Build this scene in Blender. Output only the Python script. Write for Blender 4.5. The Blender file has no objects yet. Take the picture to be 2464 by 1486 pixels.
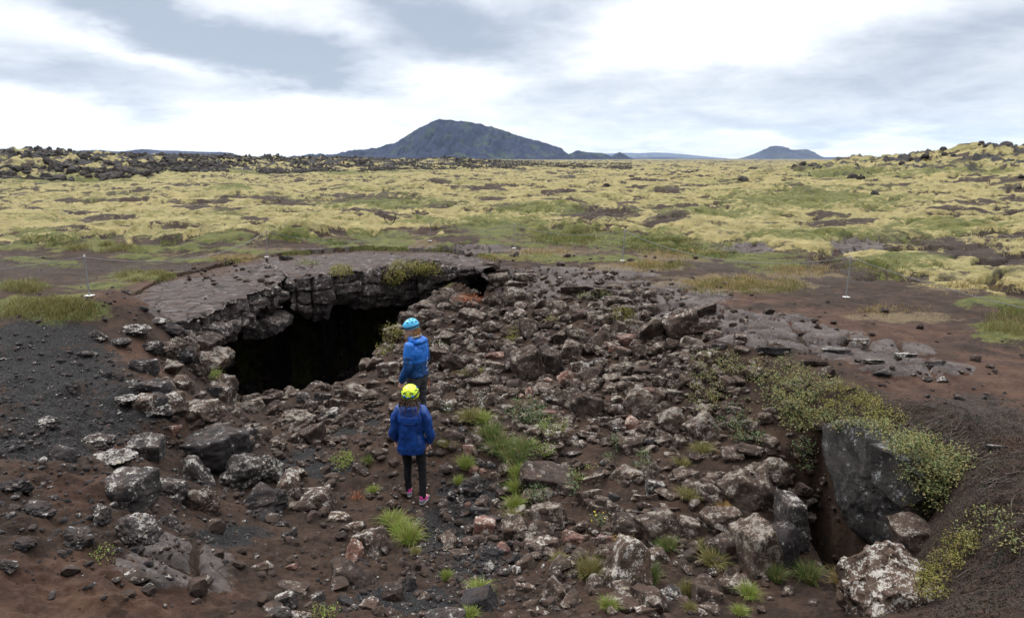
import bpy, bmesh, math, random
import numpy as np
from mathutils import Vector, Matrix
R = math.radians
random.seed(11)
rng = np.random.default_rng(7)
scene = bpy.context.scene
col = scene.collection

# ------------------------------------------------------------------ helpers
def mesh_np(name, verts, quads=None, tris=None, smooth=True):
    me = bpy.data.meshes.new(name)
    verts = np.asarray(verts, np.float32)
    me.vertices.add(len(verts)); me.vertices.foreach_set('co', verts.ravel())
    parts, starts, n = [], [], 0
    if quads is not None and len(quads):
        q = np.asarray(quads, np.int32); parts.append(q.ravel()); starts.append(n + np.arange(len(q)) * 4); n += len(q) * 4
    if tris is not None and len(tris):
        t = np.asarray(tris, np.int32); parts.append(t.ravel()); starts.append(n + np.arange(len(t)) * 3); n += len(t) * 3
    idx = np.concatenate(parts); st = np.concatenate(starts)
    me.loops.add(len(idx)); me.loops.foreach_set('vertex_index', idx)
    me.polygons.add(len(st)); me.polygons.foreach_set('loop_start', st.astype(np.int32))
    me.update(calc_edges=True)
    me.polygons.foreach_set('use_smooth', np.full(len(st), smooth))
    me.validate()
    return me

def link(name, me, m=None, parent=None):
    o = bpy.data.objects.new(name, me); col.objects.link(o)
    if m is not None:
        me.materials.clear(); me.materials.append(m)
    if parent is not None: o.parent = parent
    return o

def empty(name, loc=(0, 0, 0), rz=0.0):
    o = bpy.data.objects.new(name, None); col.objects.link(o)
    o.location = loc; o.rotation_euler = (0, 0, rz); o.empty_display_size = .1
    return o

def tag(o, label=None, cat=None, group=None, kind=None):
    if label: o['label'] = label
    if cat: o['category'] = cat
    if group: o['group'] = group
    if kind: o['kind'] = kind
    return o

def grid_quads(nu, nv):
    i = np.arange(nu * nv).reshape(nu, nv)
    return np.stack([i[:-1, :-1], i[1:, :-1], i[1:, 1:], i[:-1, 1:]], -1).reshape(-1, 4)

def sstep(a, b, x):
    t = np.clip((x - a) / (b - a), 0, 1); return t * t * (3 - 2 * t)

# ------------------------------------------------------------------ numpy noise
def _h(ix, iy, iz, seed):
    h = (ix.astype(np.int64) * 374761393 + iy.astype(np.int64) * 668265263 + iz.astype(np.int64) * 2147483647 + seed * 144665) & 0xffffffff
    h = ((h ^ (h >> 13)) * 1274126177) & 0xffffffff
    h = ((h ^ (h >> 16)) * 2246822519) & 0xffffffff
    return (h ^ (h >> 15)) & 0xffffffff

def noise2(x, y, seed=0):
    x = np.asarray(x, np.float64); y = np.asarray(y, np.float64)
    ix = np.floor(x); iy = np.floor(y); fx = x - ix; fy = y - iy
    z = np.zeros_like(ix)
    u = fx * fx * fx * (fx * (fx * 6 - 15) + 10); v = fy * fy * fy * (fy * (fy * 6 - 15) + 10)
    def g(dx, dy):
        a = _h(ix + dx, iy + dy, z, seed) * (2 * np.pi / 4294967296.0)
        return np.cos(a) * (fx - dx) + np.sin(a) * (fy - dy)
    a = g(0, 0); b = g(1, 0); c = g(0, 1); d = g(1, 1)
    return 1.5 * ((a * (1 - u) + b * u) * (1 - v) + (c * (1 - u) + d * u) * v)

def fbm2(x, y, oct=4, seed=0, gain=.5):
    s = 0; a = 1.0; f = 1.0
    for k in range(oct):
        s = s + a * noise2(x * f + 13.7 * k, y * f - 7.1 * k, seed + k); a *= gain; f *= 2.03
    return s

def noise3(p, seed=0):
    i = np.floor(p); f = p - i
    u = f * f * f * (f * (f * 6 - 15) + 10)
    r = 0
    for dx in (0, 1):
        for dy in (0, 1):
            for dz in (0, 1):
                h = _h(i[:, 0] + dx, i[:, 1] + dy, i[:, 2] + dz, seed)
                a = (h & 0xffff) * (2 * np.pi / 65536); c = ((h >> 16) & 0xffff) / 32768.0 - 1; s = np.sqrt(np.maximum(0, 1 - c * c))
                g = s * np.cos(a) * (f[:, 0] - dx) + s * np.sin(a) * (f[:, 1] - dy) + c * (f[:, 2] - dz)
                w = (u[:, 0] if dx else 1 - u[:, 0]) * (u[:, 1] if dy else 1 - u[:, 1]) * (u[:, 2] if dz else 1 - u[:, 2])
                r = r + g * w
    return r * 1.4

def fbm3(p, oct=4, seed=0, gain=.5):
    s = 0; a = 1.0; f = 1.0
    for k in range(oct):
        s = s + a * noise3(p * f + 17.3 * k, seed + k); a *= gain; f *= 2.03
    return s

def worley2(x, y, seed=0):
    ix = np.floor(x); iy = np.floor(y); f1 = np.full(x.shape, 9.0); f2 = np.full(x.shape, 9.0); cid = np.zeros(x.shape)
    z = np.zeros_like(ix)
    for dx in (-1, 0, 1):
        for dy in (-1, 0, 1):
            h = _h(ix + dx, iy + dy, z, seed)
            px = ix + dx + (h & 0xffff) / 65536.0; py = iy + dy + ((h >> 16) & 0xffff) / 65536.0
            d = np.hypot(px - x, py - y)
            nearer = d < f1
            f2 = np.where(nearer, f1, np.minimum(f2, d)); cid = np.where(nearer, (h % 1000) / 1000.0, cid); f1 = np.where(nearer, d, f1)
    return f1, f2, cid

# ------------------------------------------------------------------ camera model (photo measured at 2464 x 1486)
PITCH = R(12.7); CP, SP = math.cos(PITCH), math.sin(PITCH); FD = 1600.0; CX, CY = 1232.0, 742.6; CAMZ = 3.1
def ray(px, py):
    u = (np.asarray(px, float) - CX) / FD; v = (np.asarray(py, float) - CY) / FD
    return u, CP - v * SP, -SP - v * CP
def at_z(px, py, z):
    dx, dy, dz = ray(px, py); s = (np.asarray(z, float) - CAMZ) / dz
    return dx * s, dy * s
def at_y(px, py, y):
    dx, dy, dz = ray(px, py); s = np.asarray(y, float) / dy
    return dx * s, CAMZ + dz * s
def project(x, y, z):
    zz = z - CAMZ; d = np.maximum(y * CP - zz * SP, .05); up = y * SP + zz * CP
    return CX + FD * x / d, CY - FD * up / d

cam_d = bpy.data.cameras.new('camera'); cam = bpy.data.objects.new('camera', cam_d); col.objects.link(cam)
cam.location = (0, 0, CAMZ); cam.rotation_euler = (math.pi / 2 - PITCH, 0, 0)
cam_d.sensor_width = 36; cam_d.lens = FD / 2464 * 36; cam_d.clip_start = .05; cam_d.clip_end = 30000
scene.camera = cam

# ------------------------------------------------------------------ ground height
CTRL_D = [(990,1210,-1.5),(1010,1034,-1.15),(850,980,-1.45),(650,945,-1.65),(900,890,-1.4),(930,830,-1.25),(1000,765,-1.0),(1040,725,-.75),(1100,690,-.35),(1150,660,-.08),
(1200,740,-.45),(1200,840,-.85),(1200,950,-1.15),(1400,740,-.2),(1400,850,-.7),(1400,980,-1.05),(1400,1100,-1.2),(1400,1250,-1.25),(1400,1400,-1.15),
(1600,800,-.2),(1600,900,-.65),(1600,1050,-.95),(1600,1250,-1.1),(1600,1450,-1.0),(1750,870,-.08),(1750,960,-.45),(1750,1100,-.78),(1750,1250,-1.05),(1750,1400,-1.1),
(1700,835,0),(1850,850,.03),(2050,930,.06),(2250,1080,.12),(2330,1200,.15),(2463,1050,.2),(2463,1250,.35),(2463,1480,.5),(2280,1450,-.05),(2080,1460,-.85),
(1980,1400,-1.2),(1950,890,.04),(2150,1000,.1),(2350,1120,.2),
(1250,645,0),(1350,655,.02),(1500,695,.02),(1600,720,.02),(1700,750,.02),(1800,790,.02),
(1000,600,0),(1232,600,0),(1500,630,0),(1800,680,0),(2040,715,.02),(2300,800,.05),(2463,850,.1),(2463,700,.05),(2150,850,.05),(2250,950,.12),
(215,712,0),(0,770,.0),(100,775,.05),(300,760,.05),(420,775,.02),(200,900,.15),(0,900,.2),(0,1100,.3),(150,1050,.2),(350,900,.05),(400,980,-.2),(300,1150,-.05),
(450,1100,-.7),(500,900,-.75),(470,850,-.5),(550,960,-1.3),(650,1050,-1.45),(800,1100,-1.5),(600,1200,-1.15),(450,1250,-.6),(400,1380,-.2),(200,1300,.1),(0,1300,.35),(0,1480,.45),
(250,1470,.1),(500,1470,-.35),(650,1400,-.75),(750,1300,-1.2),(900,1470,-.75),(1000,1350,-1.3),(1200,1300,-1.4),(1150,1450,-1.0),(1232,1480,-.9)]
CTRL_W = [(0,0,1.45),(-2,.8,1.2),(2,.8,1.3),(0,2,.95),(0,3.4,.1),(3,2,1.0),(-3,2,.8),(0,-6,1.4),(9,-6,.8),(-9,-6,.8),(8,4,.35),(-8,5,.3),(14,8,.1),(-14,10,0),
(-1,22.5,0),(-4,25.5,0),(-9,24.5,0),(-12.5,18,0),(-10.5,13,0),(3,22,0),(9,20,0),(14,15,0),(-18,20,0),(0,32,0),(15,30,0),(-15,32,0),(25,20,0),(-28,25,0),(28,5,0),(-28,5,0),
(7.5,8.5,.15),(9,12,.05),
(-5.3,14.3,-3.1),(-4.9,15.6,-3.3),(-4.6,17,-3.1),(-3.9,18.3,-2.2),(-2.9,19.2,-1.25),(-6.3,15,-2.8),(-6.2,17.5,-3),(-4.6,20,-2.9),(-2.0,20.4,-.75),(-1.2,20.2,-.35),(-5.9,13.3,-2.6),
(4.7,8.5,.05),(4.5,7.6,.08),(4.42,6.7,.12),(4.38,5.9,.15),(4.3,5.1,.2),(3.75,8.1,-.55),(3.6,7.5,-.95),(3.5,6.9,-1.2),(3.42,6.3,-1.25),(3.3,5.75,-1.1),(3.5,5.5,-1.0),(3.8,6.0,-1.15),(3.9,6.6,-1.15),(3.9,7.3,-1.0),(3.2,5.2,-.85),(4.15,5.2,.12),(3.9,4.6,.2)]
_cp = []
for px, py, z in CTRL_D:
    x, y = at_z(px, py, z); _cp.append((float(x), float(y), z))
_cp += CTRL_W
_cp = np.array(_cp)
def _tps_k(d2): return np.where(d2 > 1e-9, d2 * np.log(d2 + 1e-12), 0.0)
def _tps_fit(P, lam=.02):
    n = len(P); d2 = ((P[:, None, :2] - P[None, :, :2]) ** 2).sum(-1)
    A = np.zeros((n + 3, n + 3)); A[:n, :n] = _tps_k(d2) + lam * np.eye(n)
    A[:n, n] = 1; A[:n, n + 1:] = P[:, :2]; A[n, :n] = 1; A[n + 1:, :n] = P[:, :2].T
    return np.linalg.solve(A, np.concatenate([P[:, 2], [0, 0, 0]]))
_tw = _tps_fit(_cp)
def tps(x, y):
    out = np.empty(x.shape); n = len(_cp)
    for i in range(0, len(x), 100000):
        xs = x[i:i + 100000]; ys = y[i:i + 100000]
        d2 = (xs[:, None] - _cp[None, :, 0]) ** 2 + (ys[:, None] - _cp[None, :, 1]) ** 2
        out[i:i + 100000] = _tps_k(d2) @ _tw[:n] + _tw[n] + xs * _tw[n + 1] + ys * _tw[n + 2]
    return out

# lip of the cave roof: pixel of the top edge and pixel row of the bottom edge
LIP = [(425,779,792),(450,776,800),(480,768,820),(520,748,850),(560,728,834),(605,706,796),(640,692,752),(680,676,748),(688,660,742),(696,668,752),(740,665,768),(785,662,766),(806,660,750),(860,652,740),
       (930,638,738),(1000,627,724),(1060,632,704),(1110,641,676),(1160,650,662)]
ULEV = .03
lip_xy = []; lip_zb = []
for px, pt, pb in LIP:
    x, y = at_z(px, pt, ULEV); lip_xy.append((float(x), float(y)))
    lip_zb.append(float(at_y(px, pb, y)[1]))
lip_xy = np.array(lip_xy); lip_zb = np.array(lip_zb)
BACK = np.array([(-7.0,12.0),(-7.9,12.7),(-8.7,14.2),(-9.3,17.5),(-8.2,21.6),(-5.2,23.4),(-2.2,22.8),(-.7,21.2),(-.3,20.0)])
def seg_dist(x, y, P):
    d = np.full(x.shape, 1e9)
    for (ax, ay), (bx, by) in zip(P[:-1], P[1:]):
        vx, vy = bx - ax, by - ay; t = np.clip(((x - ax) * vx + (y - ay) * vy) / (vx * vx + vy * vy + 1e-9), 0, 1)
        d = np.minimum(d, np.hypot(x - ax - t * vx, y - ay - t * vy))
    return d
def in_poly(x, y, P):
    c = np.zeros(x.shape, bool); n = len(P)
    for i in range(n):
        x1, y1 = P[i]; x2, y2 = P[(i + 1) % n]
        if y1 == y2: continue
        c ^= ((y1 > y) != (y2 > y)) & (x < (x2 - x1) * (y - y1) / (y2 - y1) + x1)
    return c
CAVE = np.concatenate([lip_xy, BACK[::-1]])

def base_h(x, y):
    r = np.hypot(x, y)
    z = np.zeros(x.shape); near = r < 42
    if near.any():
        z[near] = tps(x[near], y[near]) * (1 - sstep(26, 40, r[near]))
    # left lava ridge and right mossy hill, far plateau
    far = r > 30
    if far.any():
        xf, yf, rf = x[far], y[far], r[far]
        wob = fbm2(xf / 40, yf / 40, 3, 5)
        th = np.degrees(np.arctan2(xf, yf))
        edge = 98 + 2.1 * np.clip(th + 32, 0, 40) + 10 * wob
        right_fade = 1 - sstep(-7, 7, th)
        top = (1.95 + .85 * sstep(-16, -38, th)) * right_fade + .55 * wob * right_fade
        ridge = top * sstep(0, 46, rf - edge)
        rugged = (.36 + .55 * sstep(-14, -36, th)) * (np.abs(fbm2(xf / 7, yf / 7, 4, 21)) * 1.3 + np.maximum(0, fbm2(xf / 2.6, yf / 2.6, 3, 33)) * .8)
        ridge += rugged * sstep(2, 30, rf - edge) * right_fade * (1 - sstep(500, 900, rf))
        # right hill
        hx, hy = (xf - 70) / 33, (yf - 86) / 30
        hill = 3.9 * np.exp(-(np.maximum(0, hx * hx + hy * hy)) ** .85 * 1.1) + .8 * np.exp(-(((xf - 50) / 9) ** 2 + ((yf - 78) / 14) ** 2))
        hill *= 1 + .25 * fbm2(xf / 9, yf / 9, 4, 9)
        z[far] += ridge + hill
        z[far] += sstep(300, 900, rf) * (.6 * fbm2(xf / 60, yf / 25, 3, 41))
    # dark hollow at the foot of the crevice wall
    tr = (x > 3) & (x < 5) & (y > 5) & (y < 9)
    if tr.any():
        xt, yt = x[tr], y[tr]; q = np.maximum(np.abs(xt - 3.80 + .1 * (yt - 7)) / .36, np.abs(yt - 7.05) / 1.05) + .12 * noise2(xt / .25, yt / .25, 88)
        z[tr] = z[tr] - 1.7 * (1 - sstep(.72, 1.0, q))
    # cave floor under the roof
    bb = (x > -13) & (x < 1) & (y > 10.5) & (y < 26)
    if bb.any():
        xb, yb = x[bb], y[bb]
        ins = in_poly(xb, yb, CAVE); dl = seg_dist(xb, yb, lip_xy)
        fl = np.maximum(-1.6 - 2.4 * dl, -7.5); sh = sstep(-2.6, -1.3, xb); fl = fl * (1 - sh) + (-.12 - .1 * dl) * sh
        zz = z[bb]; db = seg_dist(xb, yb, BACK)
        rise = np.where((~ins) & (db < dl), np.maximum(zz, ULEV - .02 - .25 * np.maximum(0, db - 2.5) - .5 * sstep(.5, 0, dl)), zz)
        low = 1.5 * sstep(2.2, .5, dl) * sstep(12.9, 13.7, yb) * sstep(19.5, 17.5, yb) * (dl < db) * (~ins)
        z[bb] = np.where(ins, np.minimum(zz - 1.5 * sstep(12.9, 13.7, yb), fl), rise - low)
    return z

def ell(px, py, cx, cy, rx, ry, n=0.0):
    d = np.sqrt(((px - cx) / rx) ** 2 + ((py - cy) / ry) ** 2)
    return 1 - sstep(.35, 1.5, d + n)

def zones(x, y, z0):
    """material zones: what covers the ground where"""
    px, py = project(x, y, z0)
    r = np.hypot(x, y)
    n1 = fbm2(x / 1.3, y / 1.3, 4, 61) ; n2 = fbm2(x / .35, y / .35, 3, 77); n3 = fbm2(x / 4.5, y / 4.5, 4, 91); nb = fbm2(x / 14, y / 14, 3, 17)
    bx = [-3000,0,300,600,900,1100,1300,1600,1800,2100,2463,5000]; by = [572,574,590,574,560,552,540,574,606,654,712,730]
    bound = np.interp(px, bx, by)
    infront = (y > 3)
    moss = sstep(14, -14, py - bound + 26 * n1 + 18 * n3) * infront
    moss = np.where(r < 18, 0, moss)
    green = np.zeros(x.shape); red = np.zeros(x.shape); grav = np.zeros(x.shape); pave = np.zeros(x.shape); dark = np.zeros(x.shape); dry = np.zeros(x.shape)
    nn = .45 * n1 + .25 * n2
    for e in [(700,571,58,11),(800,583,45,9),(1190,562,70,12),(1360,573,120,22),(1560,583,120,22),(1720,610,110,16),(1850,640,90,12),(110,742,170,34),(40,690,80,16),(350,664,95,14),(230,592,90,14),(360,600,80,10),
              (80,573,65,13),(1290,515,110,14),(1200,545,140,14),(1000,545,80,8),(2440,740,80,26),(2420,795,90,30),(1990,585,200,16),(2150,640,120,20),(2380,730,80,22),(150,440,240,13),(650,421,420,8),(2060,424,170,11),
              (1950,490,260,32),(2300,420,200,12),(930,500,180,16),(1700,525,180,12),(2300,560,160,20),(900,570,80,9),(560,470,60,8),(320,620,70,9),(1320,700,0.1,0.1),(250,690,90,14)]:
        green = np.maximum(green, ell(px, py, *e, nn))
    for e in [(370,690,190,30),(300,720,140,24),(1650,690,150,18),(1760,720,160,16),(1950,765,260,26),(2130,800,250,30),(2300,900,240,60),(2420,960,160,60),(320,850,70,34),(370,900,30,16),
              (300,1090,90,40),(200,1180,130,40),(120,1400,280,90),(380,1430,160,60),(1500,645,120,12),(560,655,80,10)]:
        red = np.maximum(red, ell(px, py, *e, nn))
    for e in [(90,880,190,110),(120,1000,200,120),(60,820,120,50),(300,980,110,60),(1080,1270,90,70),(1130,1190,70,40),(840,1020,70,36),(760,1120,80,40),(1150,1350,60,40),(560,1290,90,40),(1000,1440,140,40)]:
        grav = np.maximum(grav, ell(px, py, *e, nn))
    for e in [(540,705,190,34),(470,740,120,26),(700,640,140,18),(940,612,230,16),(1090,622,110,14),(1270,668,110,22),(1400,690,130,28),(1500,712,130,28),(1610,745,130,30),(1720,775,120,30),(1830,800,150,26),(1970,825,170,26),(2090,850,170,24),(2210,885,120,20),(1640,715,120,22),(1850,775,120,18),(1330,700,120,20),(1180,655,70,14),(1380,660,180,18),(1560,690,120,14),(1100,600,160,10),
              (430,1360,130,62),(1800,605,80,11),(2050,600,80,11),(2050,850,90,14)]:
        pave = np.maximum(pave, ell(px, py, *e, nn * .8))
    for e in [(1450,525,120,18),(1610,540,70,11),(1980,655,230,34),(2310,612,130,24),(2160,592,130,18),(2400,640,90,16),(700,498,100,8),(880,490,150,12),(1210,512,60,9),(1080,500,60,8),(480,455,80,5),(820,520,100,6),(360,590,200,8),(2250,500,130,6),(1700,640,160,12),
              (80,640,160,22),(300,645,160,16),(2290,1330,260,170),(2200,1050,200,60),(2350,1000,180,50)]:
        dark = np.maximum(dark, ell(px, py, *e, nn * 1.3))
    for e in [(1760,680,230,24),(1540,640,150,16),(1320,606,140,12),(560,620,90,12),(980,585,120,9),(1250,620,140,9),(2150,760,150,14),(1930,660,100,14),(2330,690,140,14),(1620,620,140,14)]:
        dry = np.maximum(dry, ell(px, py, *e, nn))
    belt = sstep(17.5, 21, y) * (1 - moss) * sstep(48, 36, r)
    green = np.maximum(green, belt * sstep(-.12, .45, n1 * .6 + fbm2(x / 3.1, y / 2.2, 3, 161)) * 1.0)
    dry = np.maximum(dry, belt * sstep(.0, .6, n1 * .6 + fbm2(x / 2.7 + 30, y / 2.0, 3, 163)) * .75)
    patch = np.maximum(ell(px, py, 1800, 605, 70, 12, nn * .8), ell(px, py, 2050, 600, 66, 12, nn * .8)); moss = moss * (1 - patch); green = green * (1 - patch); pave = np.maximum(pave, patch)
    # bare soil in moss crevices; its dark tone also paints shade into the hollows
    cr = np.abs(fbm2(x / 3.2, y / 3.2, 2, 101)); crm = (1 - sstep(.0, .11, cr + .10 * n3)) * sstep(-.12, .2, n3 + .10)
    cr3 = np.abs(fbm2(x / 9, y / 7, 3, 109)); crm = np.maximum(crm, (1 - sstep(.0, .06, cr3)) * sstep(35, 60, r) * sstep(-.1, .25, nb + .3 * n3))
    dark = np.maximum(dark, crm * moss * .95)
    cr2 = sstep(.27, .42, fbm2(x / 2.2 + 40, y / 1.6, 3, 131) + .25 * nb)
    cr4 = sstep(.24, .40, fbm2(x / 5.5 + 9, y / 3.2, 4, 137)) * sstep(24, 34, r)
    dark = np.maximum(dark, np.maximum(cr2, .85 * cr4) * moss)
    green = np.maximum(green, moss * sstep(.05, .6, fbm2(x / 9, y / 6, 4, 151)) * .5)
    th = np.degrees(np.arctan2(x, y))
    lava = sstep(2, 24, r - (98 + 2.1 * np.clip(th + 32, 0, 40) + 4)) * (1 - sstep(-6, 12, th)) * (r > 60)
    lava_rock = lava * sstep(-.08, .2, fbm2(x / 3.0, y / 3.0, 3, 33) + .3 * fbm2(x / 18, y / 18, 2, 35) - .04)
    hillr = np.exp(-(((x - 66) / 40) ** 2 + ((y - 86) / 32) ** 2)) * (r > 40)
    lava_rock = np.maximum(lava_rock, sstep(.3, .55, fbm2(x / 3.0, y / 3.0, 3, 33) + .2 * hillr) * hillr)
    lava_rock = np.maximum(lava_rock, sstep(220, 600, r) * sstep(.1, .5, fbm2(x / 14, y / 14, 3, 35)) * .8)
    return dict(moss=moss, green=green, red=red, grav=grav, pave=pave, dark=dark, dry=dry, lava=lava_rock, px=px, py=py, n1=n1, n2=n2, n3=n3, crm=np.maximum(crm, cr2))

def ground_h(x, y, full=False):
    x = np.atleast_1d(np.asarray(x, float)); y = np.atleast_1d(np.asarray(y, float))
    z0 = base_h(x, y); Z = zones(x, y, z0); r = np.hypot(x, y)
    soil = .035 * Z['n1'] + .018 * Z['n2'] + .05 * Z['n3']
    rough = fbm2(x / .11, y / .11, 3, 203)
    pit = sstep(-.1, -.5, z0)
    soil = soil + (.011 + .012 * pit) * rough * (1 - sstep(14, 26, r))
    soil = soil + .045 * pit * np.abs(fbm2(x / .5, y / .5, 4, 207)) * (1 - Z['grav'])
    leftm = sstep(1.0, .2, np.abs(z0 - .1)) * sstep(-1.5, -3, x) * sstep(12, 10, r)
    soil = soil + leftm * (.14 * np.abs(fbm2(x / .55, y / .55, 5, 217)) - .05)
    rightm = sstep(1.6, 2.6, x) * sstep(8.5, 6.5, y) * sstep(-.5, 0, z0)
    soil = soil + rightm * (.05 * np.abs(fbm2(x / .5, y / .5, 5, 227)) - .02 + .02 * fbm2(x / .09, y / .09, 3, 229))
    # moss cushions
    a = np.abs(noise2(x / 5.5, y / 5.5, 301)) ** .7 * .42 + np.abs(noise2(x / 1.9, y / 1.7, 303)) ** .7 * .20 + np.abs(noise2(x / .62, y / .62, 305)) ** .8 * .07 + .03 * np.abs(noise2(x / .24, y / .24, 307))
    a = a * sstep(18, 30, r) * 1.05
    big = .55 * fbm2(x / 19, y / 19, 3, 311) * sstep(28, 60, r) + .7 * np.abs(noise2(x / 26, y / 22, 313)) * sstep(50, 120, r)
    mosz = a * Z['moss'] * 1.15 + big - .28 * Z['crm'] * Z['moss']
    mosz = mosz + Z['lava'] * .55 * np.abs(fbm2(x / 1.5, y / 1.5, 3, 315)) * sstep(40, 80, r)
    mosz = mosz + Z['green'] * (.05 + .05 * np.abs(noise2(x / .3, y / .3, 319))) * sstep(8, 14, r)
    # cracked lava pavement
    wx = x + .25 * noise2(x / .9, y / .9, 401); wy = y + .25 * noise2(x / .9, y / .9, 403)
    f1, f2, cid = worley2(wx / .72, wy / .72, 405)
    g1, g2, cid2 = worley2(wx / .27 + 7, wy / .27, 407)
    crack = 1 - sstep(.0, .20, f2 - f1); crack2 = 1 - sstep(0, .14, g2 - g1)
    slope_zone = sstep(-.02, -.25, z0)
    pv = Z['pave'] * (.07 + .13 * (cid - .5) - .12 * crack - .03 * crack2 + .012 * Z['n2'])
    pv = pv * np.where(r > 60, 0, 1)
    z = z0 + soil * (1 - .6 * Z['pave']) + mosz + pv
    if full:
        Z['pave'] = Z['pave'] * (1 - .9 * sstep(.35, .8, crack)) * (1 - .5 * sstep(.5, .9, crack2))
        return z, Z
    return z

GRID = {}
def gz(x, y):
    """height of the built ground sheet"""
    x = np.asarray(x, float); y = np.asarray(y, float); th = np.arctan2(x, y); r = np.hypot(x, y)
    T, Rr, Zg = GRID['th'], GRID['rr'], GRID['z']
    i = np.clip(np.searchsorted(T, th) - 1, 0, len(T) - 2); j = np.clip(np.searchsorted(Rr, r) - 1, 0, len(Rr) - 2)
    a = np.clip((th - T[i]) / (T[i + 1] - T[i]), 0, 1); b = np.clip((r - Rr[j]) / (Rr[j + 1] - Rr[j]), 0, 1)
    return (Zg[i, j] * (1 - a) + Zg[i + 1, j] * a) * (1 - b) + (Zg[i, j + 1] * (1 - a) + Zg[i + 1, j + 1] * a) * b
def hit(px, py):
    """where the line of sight through a pixel meets the ground"""
    px = np.atleast_1d(np.asarray(px, float)); py = np.atleast_1d(np.asarray(py, float))
    OX, OY, OZ = [], [], []
    ys = np.concatenate([np.linspace(1.6, 14, 260), np.linspace(14.1, 40, 180), np.geomspace(41, 400, 120)])
    for c in range(0, len(px), 1500):
        dx, dy, dz = ray(px[c:c + 1500], py[c:c + 1500])
        S = ys[None, :] / dy[:, None]
        X = dx[:, None] * S; Y = np.broadcast_to(ys[None, :], X.shape); Zr = CAMZ + dz[:, None] * S
        G = gz(X, Y); roof = ULEV + .04 - .08 * sstep(.5, 3, seg_dist(X, Y, lip_xy)); ic = (X > -10) & (X < 1) & (Y > 11) & (Y < 25) & in_poly(X, Y, CAVE)
        below = (Zr < G) | (ic & (Zr < roof) & (Zr > roof - .13)); G = np.where(ic & (Zr > roof - .13), roof, G)
        k = np.where(below.any(1), below.argmax(1), len(ys) - 1); k = np.maximum(k, 1); i = np.arange(len(dy))
        d0 = Zr[i, k - 1] - G[i, k - 1]; d1 = Zr[i, k] - G[i, k]; t = np.clip(d0 / (d0 - d1 + 1e-9), 0, 1)
        P = lambda A: A[i, k - 1] * (1 - t) + A[i, k] * t
        OX.append(P(X)); OY.append(P(Y)); OZ.append(P(Zr))
    return np.concatenate(OX), np.concatenate(OY), np.concatenate(OZ)
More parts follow.
